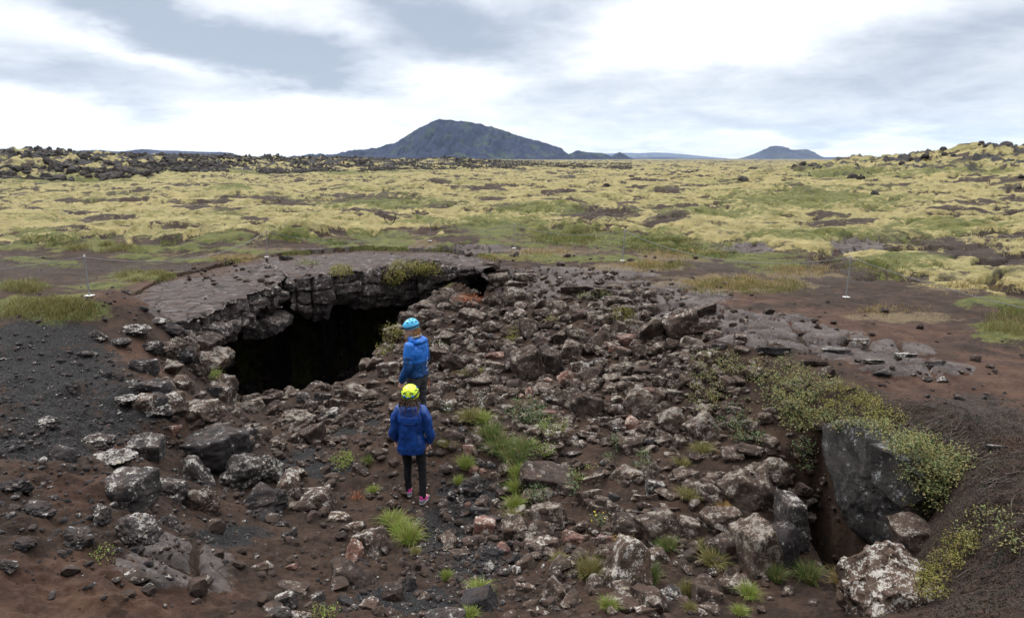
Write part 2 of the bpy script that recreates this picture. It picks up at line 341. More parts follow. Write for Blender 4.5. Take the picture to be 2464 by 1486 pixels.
# ------------------------------------------------------------------ materials
class NT:
    def __init__(s, name):
        s.m = bpy.data.materials.new(name); s.m.use_nodes = True; s.t = s.m.node_tree; s.t.nodes.clear()
        s.out = s.t.nodes.new('ShaderNodeOutputMaterial'); s.b = s.t.nodes.new('ShaderNodeBsdfPrincipled')
        s.t.links.new(s.b.outputs[0], s.out.inputs[0]); s.b.inputs['Roughness'].default_value = .9
        s.b.inputs['Specular IOR Level'].default_value = .25
        s.geo = s.t.nodes.new('ShaderNodeNewGeometry'); s.pos = s.geo.outputs['Position']
    def put(s, sock, v):
        if v is None: return
        if hasattr(v, 'is_output') or isinstance(v, bpy.types.NodeSocket): s.t.links.new(v, sock)
        else:
            if isinstance(v, tuple) and len(v) == 3 and sock.type == 'RGBA': v = (*v, 1)
            sock.default_value = v
    def noise(s, scale, detail=4, rough=.55, vec=None, dist=0.0):
        n = s.t.nodes.new('ShaderNodeTexNoise'); n.inputs['Scale'].default_value = scale; n.inputs['Detail'].default_value = detail
        n.inputs['Roughness'].default_value = rough; n.inputs['Distortion'].default_value = dist
        s.put(n.inputs['Vector'], vec or s.pos); return n.outputs['Fac']
    def vor(s, scale, feature='F1', vec=None, out='Distance', rnd=1.0):
        n = s.t.nodes.new('ShaderNodeTexVoronoi'); n.feature = feature; n.inputs['Scale'].default_value = scale; n.inputs['Randomness'].default_value = rnd
        s.put(n.inputs['Vector'], vec or s.pos); return n.outputs[out]
    def ramp(s, v, a, b, lo=0.0, hi=1.0):
        n = s.t.nodes.new('ShaderNodeMapRange'); n.interpolation_type = 'SMOOTHSTEP'
        s.put(n.inputs['Value'], v); n.inputs['From Min'].default_value = a; n.inputs['From Max'].default_value = b
        n.inputs['To Min'].default_value = lo; n.inputs['To Max'].default_value = hi; return n.outputs['Result']
    def math(s, op, a, b=0.0, clamp=False):
        n = s.t.nodes.new('ShaderNodeMath'); n.operation = op; n.use_clamp = clamp; s.put(n.inputs[0], a); s.put(n.inputs[1], b); return n.outputs[0]
    def mix(s, f, a, b, mode='MIX'):
        n = s.t.nodes.new('ShaderNodeMix'); n.data_type = 'RGBA'; n.blend_type = mode
        s.put(n.inputs[0], f); s.put(n.inputs[6], a); s.put(n.inputs[7], b); return n.outputs[2]
    def attr(s, name):
        n = s.t.nodes.new('ShaderNodeAttribute'); n.attribute_name = name
        sp = s.t.nodes.new('ShaderNodeSeparateColor'); s.t.links.new(n.outputs['Color'], sp.inputs[0])
        return [sp.outputs[0], sp.outputs[1], sp.outputs[2], n.outputs['Alpha']]
    def scaled(s, v3):
        n = s.t.nodes.new('ShaderNodeVectorMath'); n.operation = 'MULTIPLY'; s.put(n.inputs[0], s.pos); n.inputs[1].default_value = v3; return n.outputs[0]
    def rand(s): return s.t.nodes.new('ShaderNodeObjectInfo').outputs['Random']
    def nz(s):
        n = s.t.nodes.new('ShaderNodeSeparateXYZ'); s.t.links.new(s.geo.outputs['Normal'], n.inputs[0]); return n.outputs[2]
    def bump(s, h, strength=.6, dist=.02, prev=None):
        n = s.t.nodes.new('ShaderNodeBump'); n.inputs['Strength'].default_value = strength; n.inputs['Distance'].default_value = dist
        s.put(n.inputs['Height'], h)
        if prev is not None: s.t.links.new(prev, n.inputs['Normal'])
        return n.outputs[0]
    def done(s, color, rough=None, normal=None, spec=None):
        s.put(s.b.inputs['Base Color'], color)
        if rough is not None: s.put(s.b.inputs['Roughness'], rough)
        if normal is not None: s.t.links.new(normal, s.b.inputs['Normal'])
        if spec is not None: s.b.inputs['Specular IOR Level'].default_value = spec
        return s.m

def ground_material():
    n = NT('ground_cover')
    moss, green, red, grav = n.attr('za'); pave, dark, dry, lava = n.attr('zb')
    big = n.noise(.35, 4, .6); mid = n.noise(2.2, 5, .62); fine = n.noise(14, 6, .68); vfine = n.noise(70, 5, .7)
    peb = n.vor(38); peb2 = n.vor(16)
    peb_c = n.vor(38, out='Color')
    rag = n.math('ADD', n.math('MULTIPLY', n.math('SUBTRACT', n.noise(2.6, 7, .72), .5), 2.6), n.math('MULTIPLY', n.math('SUBTRACT', n.noise(19, 5, .75), .5), 2.0))
    def edge(mask, a=.42, b=.62, hi=1.0): return n.ramp(n.math('ADD', mask, n.math('MULTIPLY', rag, n.ramp(mask, .02, .3))), a, b, 0, hi)
    # soil
    soil = n.mix(n.ramp(mid, .35, .68), (0.0176, 0.0100, 0.0064), (0.0432, 0.0248, 0.0160))
    soil = n.mix(n.ramp(fine, .5, .75, 0, .75), soil, (0.0576, 0.0344, 0.0232))
    soil = n.mix(n.ramp(vfine, .6, .78, 0, .7), soil, (0.0800, 0.0584, 0.0456))
    soil = n.mix(n.ramp(fine, .46, .3, 0, .7), soil, (.016, .011, .009))
    redc = n.mix(n.ramp(mid, .35, .68), (0.0368, 0.0184, 0.0120), (0.0736, 0.0392, 0.0248))
    redc = n.mix(n.ramp(fine, .5, .75, 0, .6), redc, (0.0920, 0.0560, 0.0400))
    redc = n.mix(n.ramp(vfine, .46, .3, 0, .5), redc, (.05, .028, .02))
    c = n.mix(edge(red, .25, .75, .9), soil, redc)
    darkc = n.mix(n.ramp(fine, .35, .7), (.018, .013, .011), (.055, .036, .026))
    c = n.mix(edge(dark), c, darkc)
    # cinder gravel
    pc = n.t.nodes.new('ShaderNodeSeparateColor'); n.put(pc.inputs[0], peb_c)
    gc = n.mix(pc.outputs[0], (.022, .022, .024), (.07, .07, .073))
    gc = n.mix(n.ramp(pc.outputs[1], .93, .97), gc, (.10, .055, .04))
    gc = n.mix(n.ramp(peb, .45, .2, 1, 0), gc, (.012, .011, .011))
    gmask = edge(grav, .35, .65)
    c = n.mix(gmask, c, gc)
    # lava pavement
    pcol = n.mix(n.ramp(mid, .3, .7), (0.0416, 0.0336, 0.0312), (0.0920, 0.0768, 0.0704))
    pcol = n.mix(n.ramp(fine, .5, .75, 0, .6), pcol, (.20, .175, .17))
    pcol = n.mix(n.ramp(n.noise(34, 4, .6), .60, .72, 0, .5), pcol, (.22, .20, .185))
    pcol = n.mix(n.ramp(n.noise(4, 5, .6), .56, .70, 0, .85), pcol, (.075, .045, .032))
    c = n.mix(n.ramp(n.math('ADD', pave, n.math('MULTIPLY', n.math('SUBTRACT', fine, .5), .4)), .22, .42), c, pcol)
    # dry grass
    dc = n.mix(n.ramp(n.noise(45, 3, .7, n.scaled((1, .35, 1))), .3, .7), (.06, .043, .025), (.17, .13, .07))
    c = n.mix(edge(dry, .5, .9, .75), c, dc)
    # moss cushions: yellow green, paler dry crests
    mossc = n.mix(n.ramp(mid, .32, .66), (.11, .095, .030), (.265, .226, .102))
    mossc = n.mix(n.ramp(big, .4, .7, 0, .7), mossc, (.25, .195, .085))
    mossc = n.mix(n.ramp(n.noise(6, 5, .65), .56, .74, 0, .6), mossc, (.085, .077, .018))
    mossc = n.mix(n.ramp(vfine, .5, .72, 0, .4), mossc, (.40, .35, .18))
    mossc = n.mix(n.ramp(fine, .47, .28, 0, .85), mossc, (.034, .030, .011))
    mossc = n.mix(n.ramp(n.noise(1.1, 7, .72), .52, .64, 0, .6), mossc, (.052, .050, .018)); mossc = n.mix(n.ramp(n.noise(.55, 8, .75), .56, .64, 0, .75), mossc, (.040, .034, .020))
    mm = n.ramp(n.math('ADD', moss, n.math('MULTIPLY', n.math('SUBTRACT', fine, .5), .7)), .35, .6)
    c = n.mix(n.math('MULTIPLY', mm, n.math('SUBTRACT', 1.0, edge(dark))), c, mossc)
    # green growth
    gr = n.mix(n.ramp(mid, .3, .7), (.036, .046, .010), (.088, .092, .022))
    gr = n.mix(n.ramp(fine, .45, .75, 0, .8), gr, (.145, .13, .048))
    gr = n.mix(n.ramp(vfine, .45, .28, 0, .7), gr, (.02, .026, .008))
    gm = edge(green, .42, .80)
    c = n.mix(n.math('MULTIPLY', gm, .92), c, gr)
    # rough lava
    lc = n.mix(n.ramp(mid, .3, .7), (.012, .011, .011), (.04, .036, .034))
    c = n.mix(n.ramp(lava, .3, .7), c, lc)
    h1 = n.math('ADD', n.math('MULTIPLY', fine, 1.0), n.math('MULTIPLY', n.math('MINIMUM', peb, .5), n.math('MULTIPLY', grav, -1.2)))
    b = n.bump(h1, .9, .035)
    b = n.bump(vfine, .75, .012, b)
    return n.done(c, .93, b, .2)

def rock_material(name, dark, light, lichen_amt, lichen_col=(.40, .375, .34), dust=.5, dust_col=(.07, .042, .03), pores=.3, rs=1.0, soil=False):
    n = NT(name); rnd = n.rand()
    off = n.t.nodes.new('ShaderNodeVectorMath'); off.operation = 'ADD'; n.put(off.inputs[0], n.pos)
    cmb = n.t.nodes.new('ShaderNodeCombineXYZ'); n.put(cmb.inputs[0], n.math('MULTIPLY', rnd, 37.0)); n.put(cmb.inputs[1], n.math('MULTIPLY', rnd, 91.0)); n.t.links.new(cmb.outputs[0], off.inputs[1])
    v = off.outputs[0]
    mid = n.noise(4.5 * rs, 5, .6, v); fine = n.noise(26 * rs, 6, .68, v); vf = n.noise(110 * rs, 4, .7, v)
    c = n.mix(n.ramp(mid, .32, .68), dark, light)
    c = n.mix(n.ramp(fine, .5, .8, 0, .6), c, tuple(min(1, q * 1.7) for q in light))
    c = n.mix(n.ramp(fine, .45, .25, 0, .75), c, tuple(q * .55 for q in dark))
    tint = n.mix(rnd, (.62, .60, .62), (1.35, 1.25, 1.15)); c = n.mix(1.0, c, tint, 'MULTIPLY')
    if dust:
        dm = n.math('MULTIPLY', n.ramp(n.nz(), .25, .85), n.ramp(n.noise(5 * rs, 4, .6, v), .42, .62, 0, dust)); c = n.mix(dm, c, dust_col)
    if lichen_amt:
        blot = n.noise(9 * rs, 3, .6, v); spot = n.noise(42 * rs, 5, .72, v, .3)
        lm = n.math('ADD', spot, n.math('MULTIPLY', n.math('SUBTRACT', blot, .5), .9))
        lm = n.math('ADD', lm, n.math('MULTIPLY', n.nz(), .07)); lm = n.math('ADD', lm, n.math('MULTIPLY', n.math('SUBTRACT', rnd, .5), .16))
        lc = n.mix(n.ramp(vf, .35, .65), tuple(q * .62 for q in lichen_col), lichen_col)
        lc = n.mix(n.ramp(n.noise(17 * rs, 2, .5, v), .62, .68, 0, .5), lc, (.38, .30, .17))
        th = .66 - lichen_amt * .2
        c = n.mix(n.ramp(lm, th, th + .07, 0, .92), c, lc)
        m2 = n.ramp(n.noise(85 * rs, 3, .7, v), .70 - .06 * lichen_amt, .78, 0, .8); c = n.mix(m2, c, lichen_col)
    if soil:
        c = n.mix(n.ramp(n.noise(1.3, 5, .6, n.scaled((1, 2.2, 1))), .42, .62), c, (.055, .042, .038)); c = n.mix(n.ramp(n.noise(3.1, 6, .66, n.scaled((1, 2.6, 1))), .56, .64, 0, .8), c, (.165, .15, .148))
        wv = n.vor(1.6, 'DISTANCE_TO_EDGE', n.scaled((.8, 1.7, 1))); c = n.mix(n.ramp(wv, .0, .05, .85, 0), c, (.022, .017, .015))
        sa = n.attr('soil'); sm = n.ramp(n.math('ADD', sa[0], n.math('MULTIPLY', n.math('SUBTRACT', n.noise(7, 5, .65), .5), .9)), .42, .62)
        c = n.mix(sm, c, n.mix(n.ramp(n.noise(14, 6, .68), .4, .7), (.035, .021, .015), (.09, .056, .04)))
        c = n.mix(n.ramp(sa[1], .2, .7), c, (.03, .022, .02))
    hgt = n.math('ADD', fine, n.math('MULTIPLY', vf, .4))
    if pores: hgt = n.math('ADD', hgt, n.math('MULTIPLY', n.math('MINIMUM', n.vor(55 * rs, vec=v), .4), pores * 2))
    b = n.bump(hgt, .85, .02 / rs)
    return n.done(c, .9, b, .25)

def plain_material(name, color, var=.25, rough=.8, scale=30, spec=.3, bump=.0, trans=0.0):
    n = NT(name); f = n.noise(scale, 4, .6)
    c = n.mix(n.ramp(f, .3, .7), tuple(q * (1 - var) for q in color), tuple(min(1, q * (1 + var)) for q in color))
    b = n.bump(f, bump, .01) if bump else None
    return n.done(c, rough, b, spec)

def leaf_material(name, a, b, c2=None, scale=9, dead=.8):
    n = NT(name); r = n.geo.outputs['Random Per Island']
    c = n.mix(r, a, b); r2 = n.math('FRACT', n.math('MULTIPLY', r, 17.3)); c = n.mix(n.ramp(r2, .66, .74, 0, dead), c, (.24, .18, .075))
    if c2: c = n.mix(n.ramp(n.noise(scale, 3, .6), .52, .66), c, c2)
    n.done(c, .65, None, .25)
    tr = n.t.nodes.new('ShaderNodeBsdfTranslucent'); n.put(tr.inputs[0], c); mx = n.t.nodes.new('ShaderNodeMixShader'); mx.inputs[0].default_value = .25
    n.t.links.new(n.b.outputs[0], mx.inputs[1]); n.t.links.new(tr.outputs[0], mx.inputs[2]); n.t.links.new(mx.outputs[0], n.out.inputs[0])
    return n.m

M = {}
M['ground'] = ground_material()
M['l'] = rock_material('lichen_basalt', (0.0200, 0.0136, 0.0104), (0.0680, 0.0488, 0.0392), .28, (.24, .215, .185))
M['p'] = rock_material('brown_basalt', (0.0248, 0.0168, 0.0128), (0.0736, 0.0528, 0.0408), .14, dust=.6)
M['r'] = rock_material('red_basalt', (.075, .038, .030), (.18, .105, .085), .10, dust=.4)
M['d'] = rock_material('dark_scoria', (0.0160, 0.0144, 0.0144), (0.0528, 0.0480, 0.0488), .10, dust=.35, pores=.7)
M['cliff'] = rock_material('cliff_basalt', (.040, .034, .032), (.125, .105, .098), .48, dust=.5)
M['slabtop'] = rock_material('pavement_basalt', (0.0496, 0.0408, 0.0400), (0.0896, 0.0752, 0.0728), 0, dust=.55, dust_col=(.085, .052, .037), rs=.6, pores=.0, soil=True)
M['face'] = rock_material('grey_slab_basalt', (0.0176, 0.0168, 0.0168), (0.0528, 0.0496, 0.0480), .16, (.25, .26, .27), dust=.1, rs=.8)
M['lava'] = rock_material('black_lava', (.013, .012, .012), (.045, .041, .038), .0, dust=.0, rs=.4)
USE_HAZE = True
# ------------------------------------------------------------------ ground sheet
def build_ground():
    th_c = np.linspace(-40, 40, NCOL); th = np.radians(np.concatenate([np.linspace(-150, -40.5, 90), th_c, np.linspace(40.5, 150, 90)]))
    rr = [.5]
    while rr[-1] < 9000:
        q = rr[-1]
        d = .12 if q < 2.2 else (min(.00062 * q * q, .0068 * q) if q < 420 else .02 * q)
        rr.append(q + max(d * RSC, .004))
    rr = np.array(rr); T, Q = np.meshgrid(th, rr, indexing='ij')
    x = (Q * np.sin(T)).ravel(); y = (Q * np.cos(T)).ravel()
    z = np.empty_like(x); zs = {}
    CH = 250000
    for i in range(0, len(x), CH):
        zz, Z = ground_h(x[i:i + CH], y[i:i + CH], True); z[i:i + CH] = zz
        for k in ('moss', 'green', 'red', 'grav', 'pave', 'dark', 'dry', 'lava'): zs.setdefault(k, []).append(Z[k])
    zs = {k: np.concatenate(v) for k, v in zs.items()}
    GRID.update(th=th, rr=rr, z=z.reshape(len(th), len(rr)))
    me = mesh_np('ground', np.stack([x, y, z], 1), grid_quads(len(th), len(rr)))
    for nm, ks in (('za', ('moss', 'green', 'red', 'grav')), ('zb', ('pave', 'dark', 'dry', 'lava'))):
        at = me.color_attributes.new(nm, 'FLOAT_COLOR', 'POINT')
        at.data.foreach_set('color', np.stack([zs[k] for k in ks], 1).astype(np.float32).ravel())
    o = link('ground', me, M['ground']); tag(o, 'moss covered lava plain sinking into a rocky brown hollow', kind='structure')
    print('ground verts', len(x))
    return o
NCOL, RSC = 950, 1.15
build_ground()

# ------------------------------------------------------------------ the cave roof: a thick broken lava slab
def resample(P, n):
    P = np.asarray(P, float); s = np.concatenate([[0], np.cumsum(np.hypot(*(P[1:, :2] - P[:-1, :2]).T))])
    t = np.linspace(0, s[-1], n)
    return np.stack([np.interp(t, s, P[:, k]) for k in range(P.shape[1])], 1), t
def build_cliff():
    N = 760
    L, S = resample(np.concatenate([lip_xy, lip_zb[:, None]], 1), N)
    # outward normal of the lip (towards the hollow)
    tg = np.gradient(L[:, :2], axis=0); k = np.ones(41) / 41
    tg = np.stack([np.convolve(np.pad(tg[:, i], 20, 'edge'), k, 'valid') for i in range(2)], 1)
    tg /= np.linalg.norm(tg, axis=1)[:, None] + 1e-9; nrm = np.stack([tg[:, 1], -tg[:, 0]], 1)
    Bk, _ = resample(BACK + (BACK - np.array([-5.0, 18.0])) * .12, N)
    rg = np.random.default_rng(5)
    edges = [0]
    while edges[-1] < S[-1]: edges.append(edges[-1] + rg.uniform(.28, .95))
    edges = np.array(edges); bi = np.clip(np.searchsorted(edges, S) - 1, 0, len(edges) - 2)
    dE = np.minimum(S - edges[bi], edges[bi + 1] - S)
    nb = len(edges)
    offA = rg.uniform(-.16, .14, (nb, 3)); offA[:, 2] -= .12; zoff = rg.uniform(-.16, .10, nb); ztop = rg.uniform(-.05, .03, nb)
    v1 = rg.uniform(.28, .42, nb); v2 = rg.uniform(.58, .8, nb)
    nt, nf, nbm = 90, 84, 40
    rows = []; uv = []
    w = np.linspace(1, 0, nt) ** 1.8
    wob = .10 * fbm2(S / .8, S * 0 + 3, 3, 55)
    lipx = L[:, :2] + nrm * (wob[:, None])
    for q in w:
        P = lipx * (1 - q) + Bk * q
        zt = ULEV + .05 + ztop[bi] * np.exp(-q * 18) * 1.0 - .14 * sstep(.25, .85, q) - .25 * sstep(.93, 1.0, q) - .05 * sstep(.05, .0, q)
        rows.append(np.stack([P[:, 0], P[:, 1], np.full(N, 0) + zt], 1))
    ends = sstep(0, .5, S) * sstep(S[-1], S[-1] - .6, S)
    for v in np.linspace(0, 1, nf + 1)[1:]:
        tier = np.where(v < v1[bi], 0, np.where(v < v2[bi], 1, 2))
        off = offA[bi, tier] * sstep(0, .08, v)
        dv = np.minimum(np.abs(v - v1[bi]), np.abs(v - v2[bi]))
        off = off - .09 * np.exp(-(dv / .022) ** 2) - .15 * np.exp(-(dE / .035) ** 2) - .22 * sstep(.75, 1, v)
        zb = L[:, 2] + zoff[bi]
        zt = rows[nt - 1][:, 2]
        P = lipx + nrm * (off * ends)[:, None]
        rows.append(np.stack([P[:, 0], P[:, 1], zt + (zb - zt) * v], 1))
    base = rows[-1]
    for q in np.linspace(0, 1, nbm + 1)[1:]:
        P = base[:, :2] * (1 - q) + Bk * q
        rows.append(np.stack([P[:, 0], P[:, 1], base[:, 2] * (1 - q) + q * -1.5 + .25 * np.sin(q * 3.1)], 1))
    V = np.stack(rows, 1)              # N x rows x 3
    nr = V.shape[1]; F = V.reshape(-1, 3)
    amp = np.ones(nr); amp[:nt] = .35; amp[nt - 12:nt] = np.linspace(.35, 1, 12)
    A = np.broadcast_to(amp[None, :], (N, nr)).ravel()
    d = np.stack([fbm3(F / .42, 4, 61), fbm3(F / .42 + 50, 4, 71), fbm3(F / .42 + 90, 4, 81)], 1) * .085
    d += np.stack([fbm3(F / .12, 2, 62), fbm3(F / .12 + 50, 2, 72), fbm3(F / .12 + 90, 2, 82)], 1) * .018
    F = F + d * A[:, None]
    # cracks in the top surface
    top = np.zeros((N, nr), bool); top[:, :nt] = True; top = top.ravel()
    wx = F[:, 0] + .3 * noise2(F[:, 0], F[:, 1], 3); wy = F[:, 1] + .3 * noise2(F[:, 0], F[:, 1], 4)
    f1, f2, _ = worley2(wx / 1.1, wy / .7, 405)
    F[:, 2] -= np.where(top, .045 * (1 - sstep(0, .06, f2 - f1)), 0)
    qv = np.zeros(nr); qv[:nt] = w; qq = np.broadcast_to(qv[None], (N, nr)).ravel()
    sv = sstep(.40, 1.0, qq + .40 * fbm2(F[:, 0] / 1.6, F[:, 1] / 1.6, 3, 77)) ; sv = np.where(top, sv, 0)
    sl = np.broadcast_to(sstep(1.6, .0, S)[:, None], (N, nr)).ravel(); sv = np.maximum(sv, np.where(top, sl * sstep(.15, .6, qq), 0))
    ck = np.where(top, 1 - sstep(.0, .05, f2 - f1), 0) * .9
    me = mesh_np('cliff', F, grid_quads(N, nr)[:, ::-1])
    at = me.color_attributes.new('soil', 'FLOAT_COLOR', 'POINT'); at.data.foreach_set('color', np.stack([sv, ck, 0 * sv, 0 * sv + 1], 1).astype(np.float32).ravel())
    me.materials.append(M['slabtop']); me.materials.append(M['cliff'])
    mi = np.ones((N - 1, nr - 1), np.int32); mi[:, :nt - 6] = 0
    me.polygons.foreach_set('material_index', mi.ravel())
    o = bpy.data.objects.new('cliff', me); col.objects.link(o)
    tag(o, 'broken lava slab roofing the dark cave mouth', kind='structure')
build_cliff()

# ------------------------------------------------------------------ distant hills
def hill(name, label, prof, dist, depth, seed, mat, gully=.6, nx=420, ny=130, basez=-4.0, rough=.10):
    prof = np.array(prof, float)
    dd = dist
    X, Zt = at_y(prof[:, 0], prof[:, 1], dd)
    xs = np.linspace(X[0], X[-1], nx); zt = np.interp(xs, X, Zt)
    t = np.sign(np.linspace(-1, 1, ny)) * np.abs(np.linspace(-1, 1, ny)) ** 1.3
    H = np.maximum(zt - basez, .5); hm = H.max()
    W = depth * (.25 + .75 * H / hm)
    GX = xs[:, None] + 0 * t[None, :]; GY = dd + W[:, None] * t[None, :]
    fall = (1 - np.abs(t)) ** 1.15
    Z = basez + H[:, None] * fall[None, :]
    g = fbm2(GX / (hm * .55), GY / (hm * 1.6), 5, seed); rd = np.abs(fbm2(GX / (hm * .28), GY / (hm * .9), 4, seed + 9))
    Z = Z + H[:, None] * (gully * (g * .35 - rd * .5) * (np.abs(t) ** .7 * (1 - np.abs(t)) * 2.2)[None, :]) + hm * rough * .25 * fbm2(GX / (hm * .12), GY / (hm * .12), 3, seed + 3) * (fall[None, :] ** .5)
    me = mesh_np(name, np.stack([GX, GY, Z], -1).reshape(-1, 3), grid_quads(nx, ny))
    o = link(name, me, mat); tag(o, label, kind='structure'); return o
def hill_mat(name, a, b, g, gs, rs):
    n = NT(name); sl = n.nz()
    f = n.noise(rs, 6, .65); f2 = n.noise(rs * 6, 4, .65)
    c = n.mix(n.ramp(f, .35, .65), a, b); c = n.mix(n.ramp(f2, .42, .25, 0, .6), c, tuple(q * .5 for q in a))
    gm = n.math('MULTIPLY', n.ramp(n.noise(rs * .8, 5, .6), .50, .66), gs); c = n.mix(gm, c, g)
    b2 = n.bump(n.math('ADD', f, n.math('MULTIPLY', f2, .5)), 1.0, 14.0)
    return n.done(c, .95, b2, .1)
hm1 = hill_mat('dark_hill', (.009, .013, .038), (.026, .030, .066), (.05, .075, .035), .6, .018)  # blue of the distant air is put into both hill colours
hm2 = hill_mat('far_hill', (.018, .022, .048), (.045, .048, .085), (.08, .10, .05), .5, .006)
hill('mountain', 'broad dark blue volcanic mountain rising behind the plain',
     [(690,381),(705,375),(760,370),(800,371),(850,361),(890,357),(905,356),(920,351),(950,344),(985,322),(1010,306),(1035,293),(1052,288),(1056,285),(1062,287),(1100,290),(1150,297),(1200,309),(1250,326),(1300,340),(1340,352),(1352,358),(1365,370),(1380,381)], 2500, 520, 3, hm1, rough=.09)
hill('foothill', 'low dark foothill at the end of the broad mountain',
     [(1340,382),(1365,372),(1390,361),(1402,364),(1418,366),(1450,368),(1468,374),(1480,382)], 2900, 160, 13, hm1, rough=.15, nx=200, ny=60)
hill('cone_hill', 'small pointed cone hill beside the foothill',
     [(1452,382),(1470,376),(1482,369),(1491,365),(1500,369),(1512,377),(1525,382)], 3000, 130, 23, hm1, rough=.15, nx=160, ny=60)
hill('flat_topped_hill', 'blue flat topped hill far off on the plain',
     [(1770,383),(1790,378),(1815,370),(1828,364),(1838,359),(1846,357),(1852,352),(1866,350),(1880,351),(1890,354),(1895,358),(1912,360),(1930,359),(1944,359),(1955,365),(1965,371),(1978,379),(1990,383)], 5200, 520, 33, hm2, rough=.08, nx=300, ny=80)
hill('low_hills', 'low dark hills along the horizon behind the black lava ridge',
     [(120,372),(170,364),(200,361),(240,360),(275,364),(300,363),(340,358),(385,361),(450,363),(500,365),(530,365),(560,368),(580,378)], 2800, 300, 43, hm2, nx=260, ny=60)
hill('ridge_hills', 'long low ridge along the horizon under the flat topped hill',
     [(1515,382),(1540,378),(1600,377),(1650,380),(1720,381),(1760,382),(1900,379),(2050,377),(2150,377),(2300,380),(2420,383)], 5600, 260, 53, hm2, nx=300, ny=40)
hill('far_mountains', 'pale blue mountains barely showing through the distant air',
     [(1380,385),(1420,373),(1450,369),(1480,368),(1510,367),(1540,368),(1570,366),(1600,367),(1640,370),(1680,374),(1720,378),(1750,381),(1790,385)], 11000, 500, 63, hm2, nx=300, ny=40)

# ------------------------------------------------------------------ air
def build_haze():
    bm = bmesh.new(); bmesh.ops.create_cube(bm, size=1); me = bpy.data.meshes.new('haze'); bm.to_mesh(me); bm.free()
    o = link('haze', me); o.scale = (24000, 24000, 460); o.location = (0, 0, 460 / 2 - 9.0)
    m = bpy.data.materials.new('pale_air'); m.use_nodes = True; t = m.node_tree; t.nodes.clear()
    out = t.nodes.new('ShaderNodeOutputMaterial'); v = t.nodes.new('ShaderNodeVolumePrincipled')
    v.inputs['Color'].default_value = (.56, .74, 1.0, 1); v.inputs['Density'].default_value = .00004; v.inputs['Anisotropy'].default_value = .2
    t.links.new(v.outputs[0], out.inputs['Volume']); me.materials.append(m)
    tag(o, 'thin pale blue air over the plain', kind='stuff')
if USE_HAZE: build_haze()

